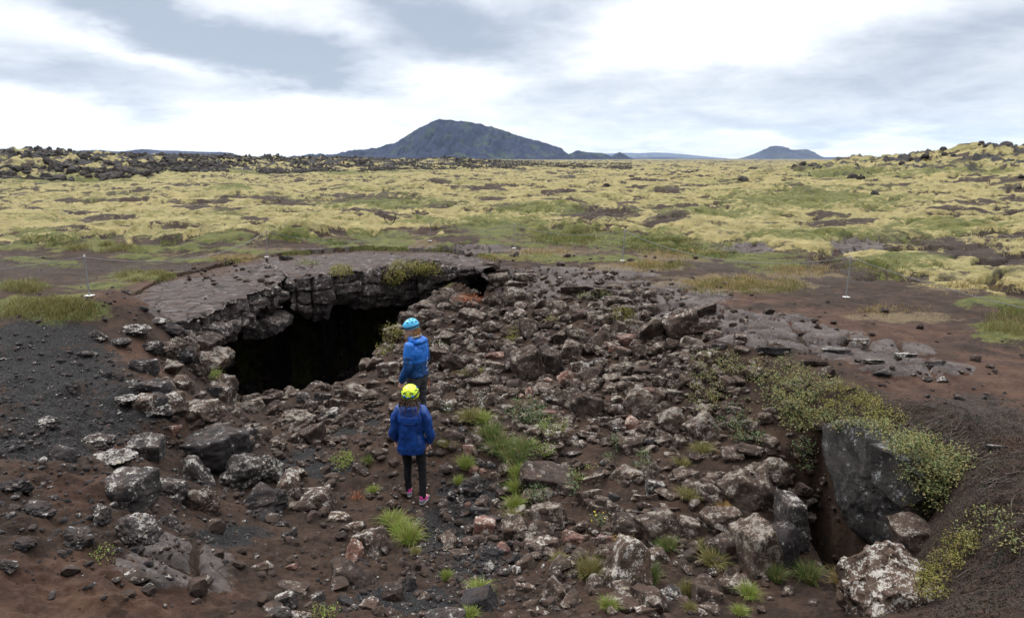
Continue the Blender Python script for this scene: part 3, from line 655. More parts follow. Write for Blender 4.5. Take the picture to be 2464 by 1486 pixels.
# ------------------------------------------------------------------ sky and sun
SUN_EL, SUN_AZ = R(48), R(-50)     # behind the cloud, high to the front left
def build_sky():
    w = bpy.data.worlds.new('World'); scene.world = w; w.use_nodes = True; t = w.node_tree; t.nodes.clear()
    n = NT.__new__(NT); n.t = t
    out = t.nodes.new('ShaderNodeOutputWorld')
    sky = t.nodes.new('ShaderNodeTexSky'); sky.sky_type = 'NISHITA'; sky.sun_disc = False; sky.sun_elevation = SUN_EL; sky.sun_rotation = SUN_AZ
    b1 = t.nodes.new('ShaderNodeBackground'); t.links.new(sky.outputs[0], b1.inputs[0]); b1.inputs[1].default_value = .12
    tc = t.nodes.new('ShaderNodeTexCoord'); sep = t.nodes.new('ShaderNodeSeparateXYZ'); t.links.new(tc.outputs['Generated'], sep.inputs[0])
    X, Y, Z = sep.outputs
    zc = n.math('MAXIMUM', n.math('ADD', Z, .20), .02)
    cx = n.math('DIVIDE', X, zc); cy = n.math('DIVIDE', Y, zc)
    def vec(a, b):
        c = t.nodes.new('ShaderNodeCombineXYZ'); n.put(c.inputs[0], a); n.put(c.inputs[1], b); return c.outputs[0]
    # cloud bands run from the upper left down to the right
    ax = n.math('ADD', n.math('MULTIPLY', cx, .80), n.math('MULTIPLY', cy, .45)); ay = n.math('SUBTRACT', n.math('MULTIPLY', cy, .80), n.math('MULTIPLY', cx, .45))
    v1 = vec(n.math('MULTIPLY', cx, .8), n.math('MULTIPLY', cy, .8)); n.pos = v1
    big = n.noise(1.0, 5, .52, vec(n.math('MULTIPLY', cx, .42), n.math('MULTIPLY', cy, .40)), .4)
    det = n.noise(3.0, 8, .6, v1, .5); fin = n.noise(9, 7, .62, v1, .4)
    # broad dark and light masses where the photograph shows them (azimuth, elevation in degrees)
    def blob(px, py, rx, ry, tilt=0.0):
        d = Vector([float(q) for q in ray(px, py)]).normalized(); a0 = math.atan2(d.x, d.y); e0 = math.asin(d.z)
        rt = (math.cos(a0), -math.sin(a0), 0); up = (-math.sin(a0) * math.sin(e0), -math.cos(a0) * math.sin(e0), math.cos(e0))
        ct, st = math.cos(R(tilt)), math.sin(R(tilt))
        u = tuple((rt[i] * ct + up[i] * st) / (rx / FD) for i in range(3)); v = tuple((up[i] * ct - rt[i] * st) / (ry / FD) for i in range(3))
        def dot(w_):
            m = t.nodes.new('ShaderNodeVectorMath'); m.operation = 'DOT_PRODUCT'; t.links.new(wv, m.inputs[0]); m.inputs[1].default_value = w_; return m.outputs['Value']
        ou, ov = sum(u[i] * d[i] for i in range(3)), sum(v[i] * d[i] for i in range(3))
        q = n.math('ADD', n.math('POWER', n.math('SUBTRACT', dot(u), ou), 2.0), n.math('POWER', n.math('SUBTRACT', dot(v), ov), 2.0))
        return n.math('MULTIPLY', n.math('EXPONENT', n.math('MULTIPLY', q, -1.0)), n.math('GREATER_THAN', dot(tuple(d)), .2))
    # billowing edges: the direction is pushed about by noise before the masses are laid out
    wn = t.nodes.new('ShaderNodeTexNoise'); wn.inputs['Scale'].default_value = 2.2; wn.inputs['Detail'].default_value = 5; wn.inputs['Roughness'].default_value = .55; t.links.new(v1, wn.inputs['Vector'])
    w1 = t.nodes.new('ShaderNodeVectorMath'); w1.operation = 'SUBTRACT'; t.links.new(wn.outputs['Color'], w1.inputs[0]); w1.inputs[1].default_value = (.5, .5, .5)
    w2 = t.nodes.new('ShaderNodeVectorMath'); w2.operation = 'MULTIPLY'; t.links.new(w1.outputs[0], w2.inputs[0]); w2.inputs[1].default_value = (.22, .1, .11)
    w3 = t.nodes.new('ShaderNodeVectorMath'); w3.operation = 'ADD'; t.links.new(w2.outputs[0], w3.inputs[0]); t.links.new(tc.outputs['Generated'], w3.inputs[1]); wv = w3.outputs[0]
    s = None
    for az, el, ra, re, tl, wt in SKYB:
        b = n.math('MULTIPLY', blob(az, el, ra, re, tl), wt); s = b if s is None else n.math('ADD', s, b)
    dens = n.math('ADD', n.math('MULTIPLY', n.math('SUBTRACT', big, .5), .5), n.math('ADD', n.math('MULTIPLY', n.math('SUBTRACT', det, .5), .75), n.math('MULTIPLY', n.math('SUBTRACT', fin, .5), .35)))
    dens = n.math('ADD', dens, s)
    # thick grey base of the cloud against bright thin cloud
    c = n.mix(n.ramp(dens, -.32, .28), (1.0, 1.0, 1.0), (.69, .717, .765))
    c = n.mix(n.ramp(dens, .08, .78), c, (.35, .392, .475))
    # an overcast sky is brighter overhead than at the horizon; boosted further here to light the ground
    br = n.math('MULTIPLY', n.ramp(Z, .34, .95, 1.0, ZEN), n.ramp(Y, -.7, .25, .38, 1.0))  # unseen sky behind the camera dimmed so light comes from the front
    b2 = t.nodes.new('ShaderNodeBackground'); t.links.new(c, b2.inputs[0]); n.put(b2.inputs[1], br)
    mx = t.nodes.new('ShaderNodeMixShader'); mx.inputs[0].default_value = .93
    t.links.new(b1.outputs[0], mx.inputs[1]); t.links.new(b2.outputs[0], mx.inputs[2]); t.links.new(mx.outputs[0], out.inputs[0])
    sd = bpy.data.lights.new('sun', 'SUN'); so = bpy.data.objects.new('sun', sd); col.objects.link(so)
    sd.energy = 1.5; sd.angle = R(14); sd.color = (1, .96, .9)
    d = Vector((math.sin(SUN_AZ) * math.cos(SUN_EL), math.cos(SUN_AZ) * math.cos(SUN_EL), math.sin(SUN_EL)))
    so.rotation_euler = d.to_track_quat('Z', 'Y').to_euler(); so.location = (0, 0, 60)
ZEN = 4.4
SKYB = [(520,80,330,66,-12,.62),(760,180,200,52,-10,.60),(150,195,340,62,-6,.62),(1090,75,190,85,-6,.70),(950,30,160,60,0,.35),(300,20,240,40,-8,.45),
        (330,125,170,22,-14,-.30),(790,70,60,60,-40,-.25),(1080,205,200,34,0,-.45),(330,300,620,62,-3,-.55),(900,300,300,60,0,-.35),(1680,60,260,90,0,-.45),(1350,20,150,70,20,.40),
        (1520,215,330,50,4,.40),(2250,200,330,66,2,.42),(2150,120,260,50,6,.25),(1950,300,520,26,0,.34),(2400,50,130,70,0,.28),(1800,150,200,40,0,-.2),(220,318,90,10,0,.25),(1560,362,160,12,0,.30),(2000,345,300,14,0,-.2)]
build_sky()
scene.view_settings.view_transform = 'Standard'; scene.view_settings.look = 'None'; scene.view_settings.gamma = 1; scene.view_settings.exposure = .36
scene.view_settings.use_curve_mapping = False
scene.cycles.max_bounces = 6; scene.cycles.diffuse_bounces = 3; scene.cycles.volume_bounces = 1; scene.cycles.transparent_max_bounces = 8
scene.cycles.use_denoising = True
# ------------------------------------------------------------------ rocks: one library of shapes, every rock an object of its own
def ico(sub):
    bm = bmesh.new(); bmesh.ops.create_icosphere(bm, subdivisions=sub, radius=1)
    v = np.array([q.co[:] for q in bm.verts]); f = np.array([[q.index for q in p.verts] for p in bm.faces]); bm.free(); return v, f
ICO = {k: ico(k) for k in (2, 3, 5)}
def rock_shape(seed, kind, sub=5):
    """a broken stone: a ball cut by random planes, its faces and edges then roughened; fits a box of half size 1"""
    r = np.random.default_rng(seed); D, F = ICO[sub]
    if kind == 'b':
        A = Matrix.Rotation(r.uniform(-.25, .25), 3, 'X') @ Matrix.Rotation(r.uniform(-.25, .25), 3, 'Y')
        A = np.array(A); Ns = [A[:, i] * s for i in range(3) for s in (1, -1)]; ds = list(r.uniform(.78, 1.0, 6))
        for _ in range(9):
            q = r.normal(size=3); q /= np.linalg.norm(q); Ns.append(q); ds.append(r.uniform(.98, 1.25))
        k = 30; rough = .075
    elif kind == 's':
        Ns = [np.array([r.uniform(-.12, .12), r.uniform(-.12, .12), 1.0]), np.array([r.uniform(-.15, .15), r.uniform(-.15, .15), -1.0])]; ds = [.62, .62]
        na = r.integers(5, 8); a0 = r.uniform(0, 6.28)
        for i in range(na):
            a = a0 + i * 6.283 / na + r.uniform(-.3, .3); Ns.append(np.array([math.cos(a), math.sin(a), r.uniform(-.35, .2)])); ds.append(r.uniform(.72, 1.0))
        k = 26; rough = .045
    elif kind == 'r':
        Ns = []; ds = []
        for _ in range(26):
            q = r.normal(size=3); q /= np.linalg.norm(q); Ns.append(q); ds.append(r.uniform(.80, 1.0))
        k = 12; rough = .08
    elif kind == 'c':
        Ns = []; ds = []
        for _ in range(16):
            q = r.normal(size=3); q /= np.linalg.norm(q); Ns.append(q); ds.append(r.uniform(.66, 1.0))
        k = 14; rough = .15
    else:
        Ns = []; ds = []
        for _ in range(13):
            q = r.normal(size=3); q /= np.linalg.norm(q); Ns.append(q); ds.append(r.uniform(.62, 1.0))
        k = 32; rough = .085
    Ns = np.array([q / np.linalg.norm(q) for q in Ns]); ds = np.array(ds)
    c = np.maximum(D @ Ns.T, 1e-3); q = ds[None, :] / c; q = np.minimum(q, 6)
    rad = -np.log(np.exp(-k * q).sum(1)) / k
    rad = np.clip(rad, .3, 1.6)
    P = D * rad[:, None]
    off = r.uniform(0, 50, 3)
    n1 = fbm3(P * 1.6 + off, 3, seed); n2 = fbm3(P * 4.5 + off, 4, seed + 3)
    disp = rough * (n1 * 1.3 + n2 * .8)
    if kind == 'c': disp += -.10 * np.maximum(0, fbm3(P * 3.2 + off, 2, seed + 7)) - .05 * np.abs(fbm3(P * 9 + off, 2, seed + 8))
    else: disp -= .05 * np.maximum(0, .06 - np.abs(fbm3(P * 1.1 + off + 9, 2, seed + 11))) * 9
    P = P + D * disp[:, None]
    lo, hi = P.min(0), P.max(0); P = (P - (lo + hi) / 2) / ((hi - lo) / 2)
    return P, F
LIB = {}
def lib(kind, mat):
    key = (kind, mat)
    if key not in LIB:
        LIB[key] = []
        for s in range(7):
            P, F = rock_shape(1000 + s * 17 + ord(kind) * 31, kind); me = mesh_np('rock_shape', P, tris=F); me.materials.append(M[mat]); LIB[key].append(me)
    return LIB[key]

TILES = {1: (1600, 1040, 3.52), 2: (2200, 1040, 3.52), 3: (1600, 1400, 3.52), 4: (2200, 1400, 3.52), 5: (1800, 1780, 3.52), 6: (2450, 1780, 3.52), 7: (1000, 2050, 3.52), 8: (1650, 2050, 3.52),
         9: (2300, 2050, 3.52), 10: (600, 1450, 2.4356), 11: (0, 1650, 2.4356), 12: (650, 950, 2.24), 13: (2600, 1200, 1.169), 0: (0, 0, .60137)}
ROCKS = """
1 545 200 230 200 0 b l|1 1400 235 270 150 0 b l|1 1440 265 190 100 0 a l|1 1070 440 390 260 -3 b p|1 1155 290 220 80 0 s r|1 780 480 200 190 -30 s l|1 690 460 170 150 0 r l|1 660 660 220 150 0 a l
1 1375 560 220 230 10 a l|1 1280 530 220 240 20 s p|1 1600 500 260 230 0 b l|1 1690 650 160 140 0 r l|1 1920 610 200 170 0 a p|1 2000 750 240 130 0 r p|1 2190 740 140 110 0 r p|1 2310 830 190 160 0 r l
1 1010 800 330 210 -8 b l|1 870 920 130 200 0 a l|1 1270 750 230 130 0 a l|1 1470 720 180 120 0 a l|1 1560 780 150 110 0 r p|1 1690 760 190 140 0 r p|1 1780 940 280 300 10 a l|1 2050 900 190 130 0 a l
1 1520 830 140 90 0 r p|1 1300 930 240 150 0 r p|1 1560 1000 220 210 0 r p|1 340 820 250 240 15 a l|1 620 880 200 170 -20 a l|1 560 820 130 60 0 s p|1 640 1110 260 230 10 a l|1 800 1160 150 170 0 b l
1 680 970 190 70 0 s p|1 960 1150 170 180 20 a l|1 1020 1020 200 150 0 a p|1 1190 1060 140 110 0 r p|1 1295 1070 90 90 0 r d|1 1180 1220 110 130 0 r l|1 1350 1190 200 80 -40 s l|1 550 1310 260 250 0 b l
1 2010 1130 240 160 0 a l|1 2250 1080 230 190 -10 a l|1 1340 1330 230 90 0 r r|1 1500 1270 140 150 30 a l|1 1590 1310 200 230 10 a p|1 1140 1360 130 120 0 r p|1 1800 1470 340 520 15 b l|1 2150 1410 260 490 20 b l
3 760 170 400 290 -15 a l|3 1320 230 260 200 0 b l|3 1120 190 170 130 0 r p|3 1060 300 250 190 -25 a l|3 1140 460 330 260 0 a l|3 900 460 130 170 -20 a l|3 500 400 260 190 -10 a l|3 500 560 230 170 0 r l
3 720 500 250 220 -20 s p|3 540 760 160 220 0 r p|3 720 770 170 180 0 r l|3 440 660 130 110 0 r p|3 1400 560 240 160 0 a p|3 1325 700 190 200 0 r p|3 1460 650 100 110 0 a p|3 1610 480 180 170 0 b p
3 1580 600 170 130 0 b p|3 1710 640 110 70 0 r r|3 1810 590 90 170 0 b r|3 2310 390 230 230 0 r r|3 2130 440 170 150 0 a r|3 2210 500 160 170 10 a p|3 2330 670 180 270 10 a l|3 1960 530 200 150 0 a l
3 2100 690 130 110 0 r d|3 1990 450 100 130 0 a l|3 870 950 80 70 0 r l|3 740 1200 220 190 0 r l|3 870 1120 100 90 0 r d|3 2230 990 130 190 0 a l|3 2130 860 320 140 0 s r|3 2250 1190 440 180 0 b p
3 2220 1390 220 150 0 a l|3 980 1390 180 180 0 r r|3 580 1290 130 80 0 r d|3 490 1190 100 80 0 r d|3 440 1440 90 80 0 c d
4 430 230 220 180 0 a p|4 590 290 300 210 0 a l|4 1030 260 310 230 0 a l|4 870 400 250 170 -10 a l|4 680 150 190 90 20 c d|4 640 460 200 140 0 a l|4 350 520 150 160 0 a p|4 390 370 90 150 15 a p
4 500 750 400 380 -10 a l|4 1270 720 400 420 0 r l|4 940 840 230 180 0 r p|4 950 680 170 110 0 r p|4 890 560 140 130 0 a p|4 1570 430 190 180 10 r l|4 1740 480 160 150 0 a l|4 1730 620 210 190 -20 a l
4 1540 650 140 230 0 b p|4 1420 560 140 110 0 b r|4 1740 960 320 340 25 b l|4 2170 1090 360 400 25 b l|4 1910 420 170 170 0 a p|4 1790 110 240 200 0 b l|4 1770 240 200 110 -10 s p|4 1540 240 200 190 0 a l
4 1300 290 270 150 0 b p|4 790 960 250 190 0 s p|4 610 970 150 80 0 s p|4 930 1100 110 130 10 b d|4 1160 1010 190 170 0 r r|4 1430 1060 190 120 -20 a l|4 540 1150 320 100 -10 s p|4 860 1260 250 170 10 a l
4 650 1270 150 80 0 a l|4 1120 1320 320 240 0 a l|4 1420 1270 200 110 0 r d|4 1620 1240 220 150 -15 a l|4 1820 1290 150 210 5 b l|4 2040 1280 170 150 0 r l|4 1410 1390 240 130 20 a l|4 2080 820 250 70 -10 s l
4 450 1300 120 90 0 r p|4 340 1440 200 70 10 s d
2 390 1030 350 270 0 a l|2 700 1110 280 300 10 a p|2 900 1100 120 110 0 a p|2 1090 1090 250 110 0 b r|2 330 1270 250 280 0 b l|2 560 1250 200 210 0 a l|2 970 1220 330 150 -20 s r|2 1060 1270 260 160 -15 s p
2 1270 1260 220 190 0 a l|2 1410 970 420 360 -15 a l|2 1440 1170 190 110 0 r p|2 1530 1230 190 160 0 r p|2 1750 1170 200 130 0 r p|2 1970 1150 250 150 0 r l|2 2280 1070 240 190 0 r l|2 2380 1190 200 110 0 s d
2 2130 1220 150 120 0 a p|2 1930 1280 140 80 0 a l|2 2160 1340 210 130 0 r p|2 1860 880 430 380 15 b p|2 1000 950 180 200 0 b l|2 1170 910 260 180 0 b l|2 870 830 330 200 8 b l|2 640 790 200 170 0 b l
2 420 760 230 160 5 b l|2 230 690 160 100 0 b l|2 800 720 220 140 -10 b l|2 660 640 220 140 0 b l|2 1140 690 380 140 3 b l|2 1440 690 200 130 0 b l|2 2000 700 600 170 15 s l|2 2150 900 400 160 8 s p
2 100 640 170 80 0 b l|2 200 540 270 90 0 b l|1 1620 340 270 110 0 b l|1 1780 230 320 110 0 b l|1 1280 60 240 90 0 b l|1 1440 130 160 80 0 b l|2 900 560 330 120 0 b l|2 400 400 420 120 0 s l|2 760 430 320 110 0 s l
5 1350 420 700 280 -5 b l|5 1380 960 430 380 0 b l|5 890 1150 330 310 5 b l|5 480 1130 290 270 0 b r|5 290 560 290 320 0 c d|5 420 890 250 180 0 s d|5 560 1010 280 150 -10 s d|5 430 240 160 120 0 c d
5 590 280 120 70 0 r d|5 330 340 120 110 0 b r|5 450 345 100 100 -20 s r|5 740 510 230 160 15 s p|5 660 590 110 150 0 c d|5 780 640 120 140 0 r p|5 640 790 110 120 0 r p|5 250 830 90 90 0 r r
5 150 740 150 120 0 c d|5 140 880 170 150 0 c d|5 20 700 110 180 0 c d|5 1790 280 180 150 0 a l|5 1850 720 200 220 0 a l|5 2030 640 220 160 10 s l|5 2050 430 330 180 15 s p|5 1740 110 200 90 10 s d
5 2300 700 200 180 -20 s d|5 2330 850 200 230 20 a l|5 2160 250 110 100 0 c d|5 1730 1290 270 220 -10 a r|5 1290 1340 450 230 0 s p|5 2200 1280 250 250 0 s r|5 940 1400 130 140 0 r p|5 1030 1420 120 130 0 r p
5 850 1370 130 120 0 c d|5 730 1410 150 110 0 r r|5 1870 1120 180 150 0 c p|5 990 910 210 150 0 r p
6 230 410 420 290 15 a l|6 550 340 200 220 -20 a l|6 590 560 230 210 0 b d|6 960 190 110 210 0 a l|6 1060 400 320 220 15 s l|6 1250 120 290 90 10 s p|6 810 120 150 70 0 a l|6 570 700 200 150 20 s p
6 390 710 170 130 0 s p|6 470 820 140 110 -20 s p|6 350 925 180 60 0 s d|6 640 890 170 80 0 s d|6 850 880 180 80 0 s p|6 1400 620 480 320 10 a l|6 1350 760 150 180 -15 a l|6 1510 1010 500 320 0 b l
6 1780 590 460 520 10 b l|6 2110 620 350 520 20 b l|6 2260 380 380 480 0 r l|6 200 1120 420 320 0 b l|6 660 1120 520 380 5 b l|6 1060 1130 280 300 -20 b l|6 2010 1430 450 980 0 b l|6 2370 1400 260 900 0 b d
9 660 760 720 800 20 a p|9 430 350 230 270 0 s r|9 1140 600 300 250 0 b p|9 1600 580 250 250 20 s l|9 1920 480 200 320 0 b l|9 2130 470 350 380 0 b l|9 1830 1150 340 380 0 b p|9 1350 1130 350 200 0 c d
9 1080 1240 400 180 0 b p|9 730 1320 330 220 0 b p|9 1000 1380 300 180 0 b p|9 1900 1310 300 120 0 s p|9 150 1440 160 100 0 s p|9 1640 910 90 80 0 a l
8 660 550 280 230 0 s p|8 1090 550 360 200 0 c d|8 1280 500 160 120 0 r r|8 1370 430 130 130 0 c d|8 1090 750 170 200 0 c d|8 1470 640 220 180 0 c d|8 1620 650 260 400 25 s p|8 1440 800 170 150 0 c d
8 1280 820 190 120 0 c d|8 2140 770 340 200 -20 s p|8 2030 1070 270 400 10 a l|8 1560 1010 290 250 -15 s p|8 1650 1310 250 250 0 r p|8 1820 1400 200 170 0 a p|8 930 1240 420 300 15 b d|8 440 1440 600 220 0 r d
8 150 1170 160 120 0 a p|8 1840 1230 120 90 0 c d|8 1990 1330 150 90 0 c d|8 2150 1290 120 120 0 c d|8 110 100 170 110 0 c d
7 1680 400 400 400 10 b p|7 1900 480 140 300 0 a l|7 1460 530 250 320 0 a r|7 1470 200 250 190 10 a p|7 1500 880 700 440 -15 a l|7 590 1020 400 160 -10 s l|7 760 1150 80 200 0 b l|7 510 1210 280 240 10 b d
7 430 1400 320 230 0 r d|7 720 1410 260 180 0 a p|7 930 1160 260 200 30 s d|7 810 1290 160 120 30 s p|7 170 760 260 200 -20 a p|7 560 740 200 90 20 s r|7 1340 1220 250 220 -20 s d|7 1700 1290 320 280 -15 a p
7 2020 1130 260 300 10 b p|7 2230 1010 240 250 0 c d|7 2040 1410 240 200 20 a p|7 600 290 110 160 0 c d|7 1270 60 300 130 -10 a p|7 440 150 200 90 0 c d
10 900 270 270 190 0 b d|10 1130 340 240 140 0 s p|10 980 430 220 170 15 a l|10 1170 460 140 150 0 a l|10 1430 560 270 220 0 c l|10 1600 700 220 270 10 a l|10 1080 690 200 150 0 r l|10 960 680 130 110 0 b d
10 1240 790 180 160 0 c l|10 600 790 600 320 15 b d|10 880 1010 500 350 0 c d|10 1180 1020 220 320 0 c d|10 480 1060 300 300 -20 a d|10 1060 1350 500 300 5 c d|10 510 1330 280 320 25 c l|10 230 1180 170 220 0 c d
10 1380 290 130 80 0 r l|10 1600 230 180 110 0 a p|10 1720 230 110 100 0 a l|10 1680 330 150 110 0 b d|10 1580 410 140 120 15 a l|10 1500 330 130 110 0 r d|10 2000 280 220 140 -20 b l|10 1850 370 200 160 0 s p
10 1780 490 150 110 0 r d|10 1680 540 150 130 0 c d|10 1880 540 200 130 0 c l|10 1790 635 120 60 0 b p|10 1810 760 150 80 0 a p|10 2050 750 90 70 0 r l|10 1430 810 110 80 0 a p|10 250 640 110 100 0 a r
10 490 440 330 170 0 b p|10 700 310 140 220 0 b p|10 570 250 190 110 0 s d|10 150 200 150 150 0 a l|10 60 400 130 230 0 b d|10 460 70 120 160 0 c l|10 1340 1210 220 280 0 r p|10 1480 1400 240 150 -10 a p
10 1640 1340 260 220 10 b p|10 1630 1230 260 140 0 s p|10 2060 1030 150 120 0 a l|10 1390 1080 200 150 0 a p
11 1430 330 280 250 0 b d|11 930 270 290 120 0 c d|11 1100 430 400 150 0 c d|11 620 390 220 160 0 r d|11 1240 730 420 360 10 b d|11 1610 730 340 240 -30 c d|11 1340 1110 400 280 -20 c d|11 1680 1070 140 170 0 c d
11 740 1180 320 200 0 c d|11 960 970 260 200 0 c d|11 460 90 230 130 0 c d|11 140 710 240 150 0 c d|11 400 930 300 170 0 c d|11 220 1260 190 110 0 c d|11 90 1450 220 100 0 c d
12 400 930 270 150 0 s l|12 450 1090 330 240 0 a l|12 250 950 130 230 0 c l|12 320 1120 170 180 0 c l|12 170 1020 210 160 0 c d|12 1620 1230 130 110 0 r p|12 1740 1180 190 130 0 a p|12 1850 1120 120 90 0 r p
12 2050 1170 200 140 0 b p|12 1990 990 170 100 0 a l|12 1265 270 70 35 0 r d|12 975 265 100 50 0 c d|12 1110 180 110 40 0 s d|12 960 770 300 110 0 b l
0 330 792 60 30 0 c d|0 290 822 44 22 0 c d|0 362 832 52 28 0 c d|0 410 792 52 26 0 c d|0 240 802 46 20 0 c d|0 380 772 42 16 0 r d|0 345 882 54 48 0 a d|0 402 842 46 42 0 c l|0 428 832 42 46 0 c l|0 372 932 62 42 0 b d|0 408 962 52 42 0 b p|0 352 966 44 42 0 b p|0 318 925 52 26 0 c d|0 270 902 44 22 0 c d|0 415 885 44 40 0 a l|0 380 985 60 34 0 c d|0 440 925 40 50 0 b p|0 300 960 50 24 0 c d|0 210 850 40 18 0 c d|
0 1172 664 80 44 0 b l|0 1050 722 70 44 0 a l|0 1095 704 70 44 0 b l|0 1135 684 60 36 0 a p|0 1015 742 66 44 0 a l|0 985 768 60 44 0 r l|0 1075 742 60 40 0 a p|0 1115 726 56 36 0 r l|0 955 800 56 46 0 a l|0 925 842 50 40 0 a p|0 900 872 50 36 0 a l|0 1040 760 50 36 0 r l|
0 2010 838 60 18 0 s d|0 2100 865 56 16 0 s d|0 2060 815 50 14 0 s p|0 2180 850 44 14 0 s d|0 2250 870 40 14 0 s d|0 2120 895 36 12 0 r d|0 1960 870 50 14 0 s p|0 345 741 22 12 0 c d|0 1860 838 68 26 0 s d|0 2230 910 20 14 0 r d|0 2265 912 26 15 0 r d|0 1237 612 20 18 0 c d|0 2305 955 24 12 0 r d|0 2395 1070 34 12 0 s d|0 300 700 26 10 0 c d
"""
MATWORD = {'l': 'lichen-speckled', 'p': 'brown', 'r': 'reddish', 'd': 'dark'}
KINDWORD = {'a': 'angular', 'b': 'blocky', 's': 'flat', 'r': 'rounded', 'c': 'rough'}
# landmarks of the place (photo pixels at 2464 wide) used to say where a rock lies
LANDM = [(500, 860, 'left of the cave mouth'), (650, 945, 'on the sill of the dark cave mouth'), (860, 930, 'between cave mouth and man'), (640, 800, 'under the cave roof edge'),
         (700, 1020, 'on the slope below the cave'), (560, 1090, 'in the dark boulder pile'), (300, 1000, 'on the dark cinder slope'), (300, 1230, 'on the lower brown bank'),
         (720, 1400, 'on the bare near bank'), (900, 1330, 'by the long path grass'), (830, 1180, 'by the woman'), (1000, 860, 'behind the blue-jacketed man'),
         (1060, 980, 'at the slope foot beside both people'), (1110, 1140, 'on the path past the purple shoes'), (1110, 700, 'at the rubble head beside the cliff'),
         (1230, 790, 'high in the rubble behind the man'), (1130, 870, 'in the rubble slope next to the man'), (1350, 730, 'along the cracked lava rim'), (1560, 730, 'along the rim under the red track'),
         (1330, 900, 'in the middle rubble slope'), (1500, 850, 'just below the lava rim'), (1650, 830, 'at the rubble end by the shrubs'), (1450, 980, 'low in the rubble slope'),
         (1640, 980, 'beside the hanging shrubs'), (1300, 1010, 'around the leafy green plants'), (1340, 1150, 'beside the strip of green grass'), (1500, 1130, 'on bare soil above the ledge'),
         (1560, 1260, 'in the ledge by the grass'), (1150, 1280, 'in the path cinders'), (1320, 1330, 'between the two grass strips'), (1450, 1400, 'among the lower grass clumps'),
         (1780, 1150, 'on top of the crevice edge'), (1830, 1330, 'by the dark crevice column'), (1980, 1420, 'in the dark crevice bottom'), (2250, 920, 'on the worn red track'), (360, 710, 'on the ground above the cave'),
         (1237, 612, 'alone on the plain edge')]
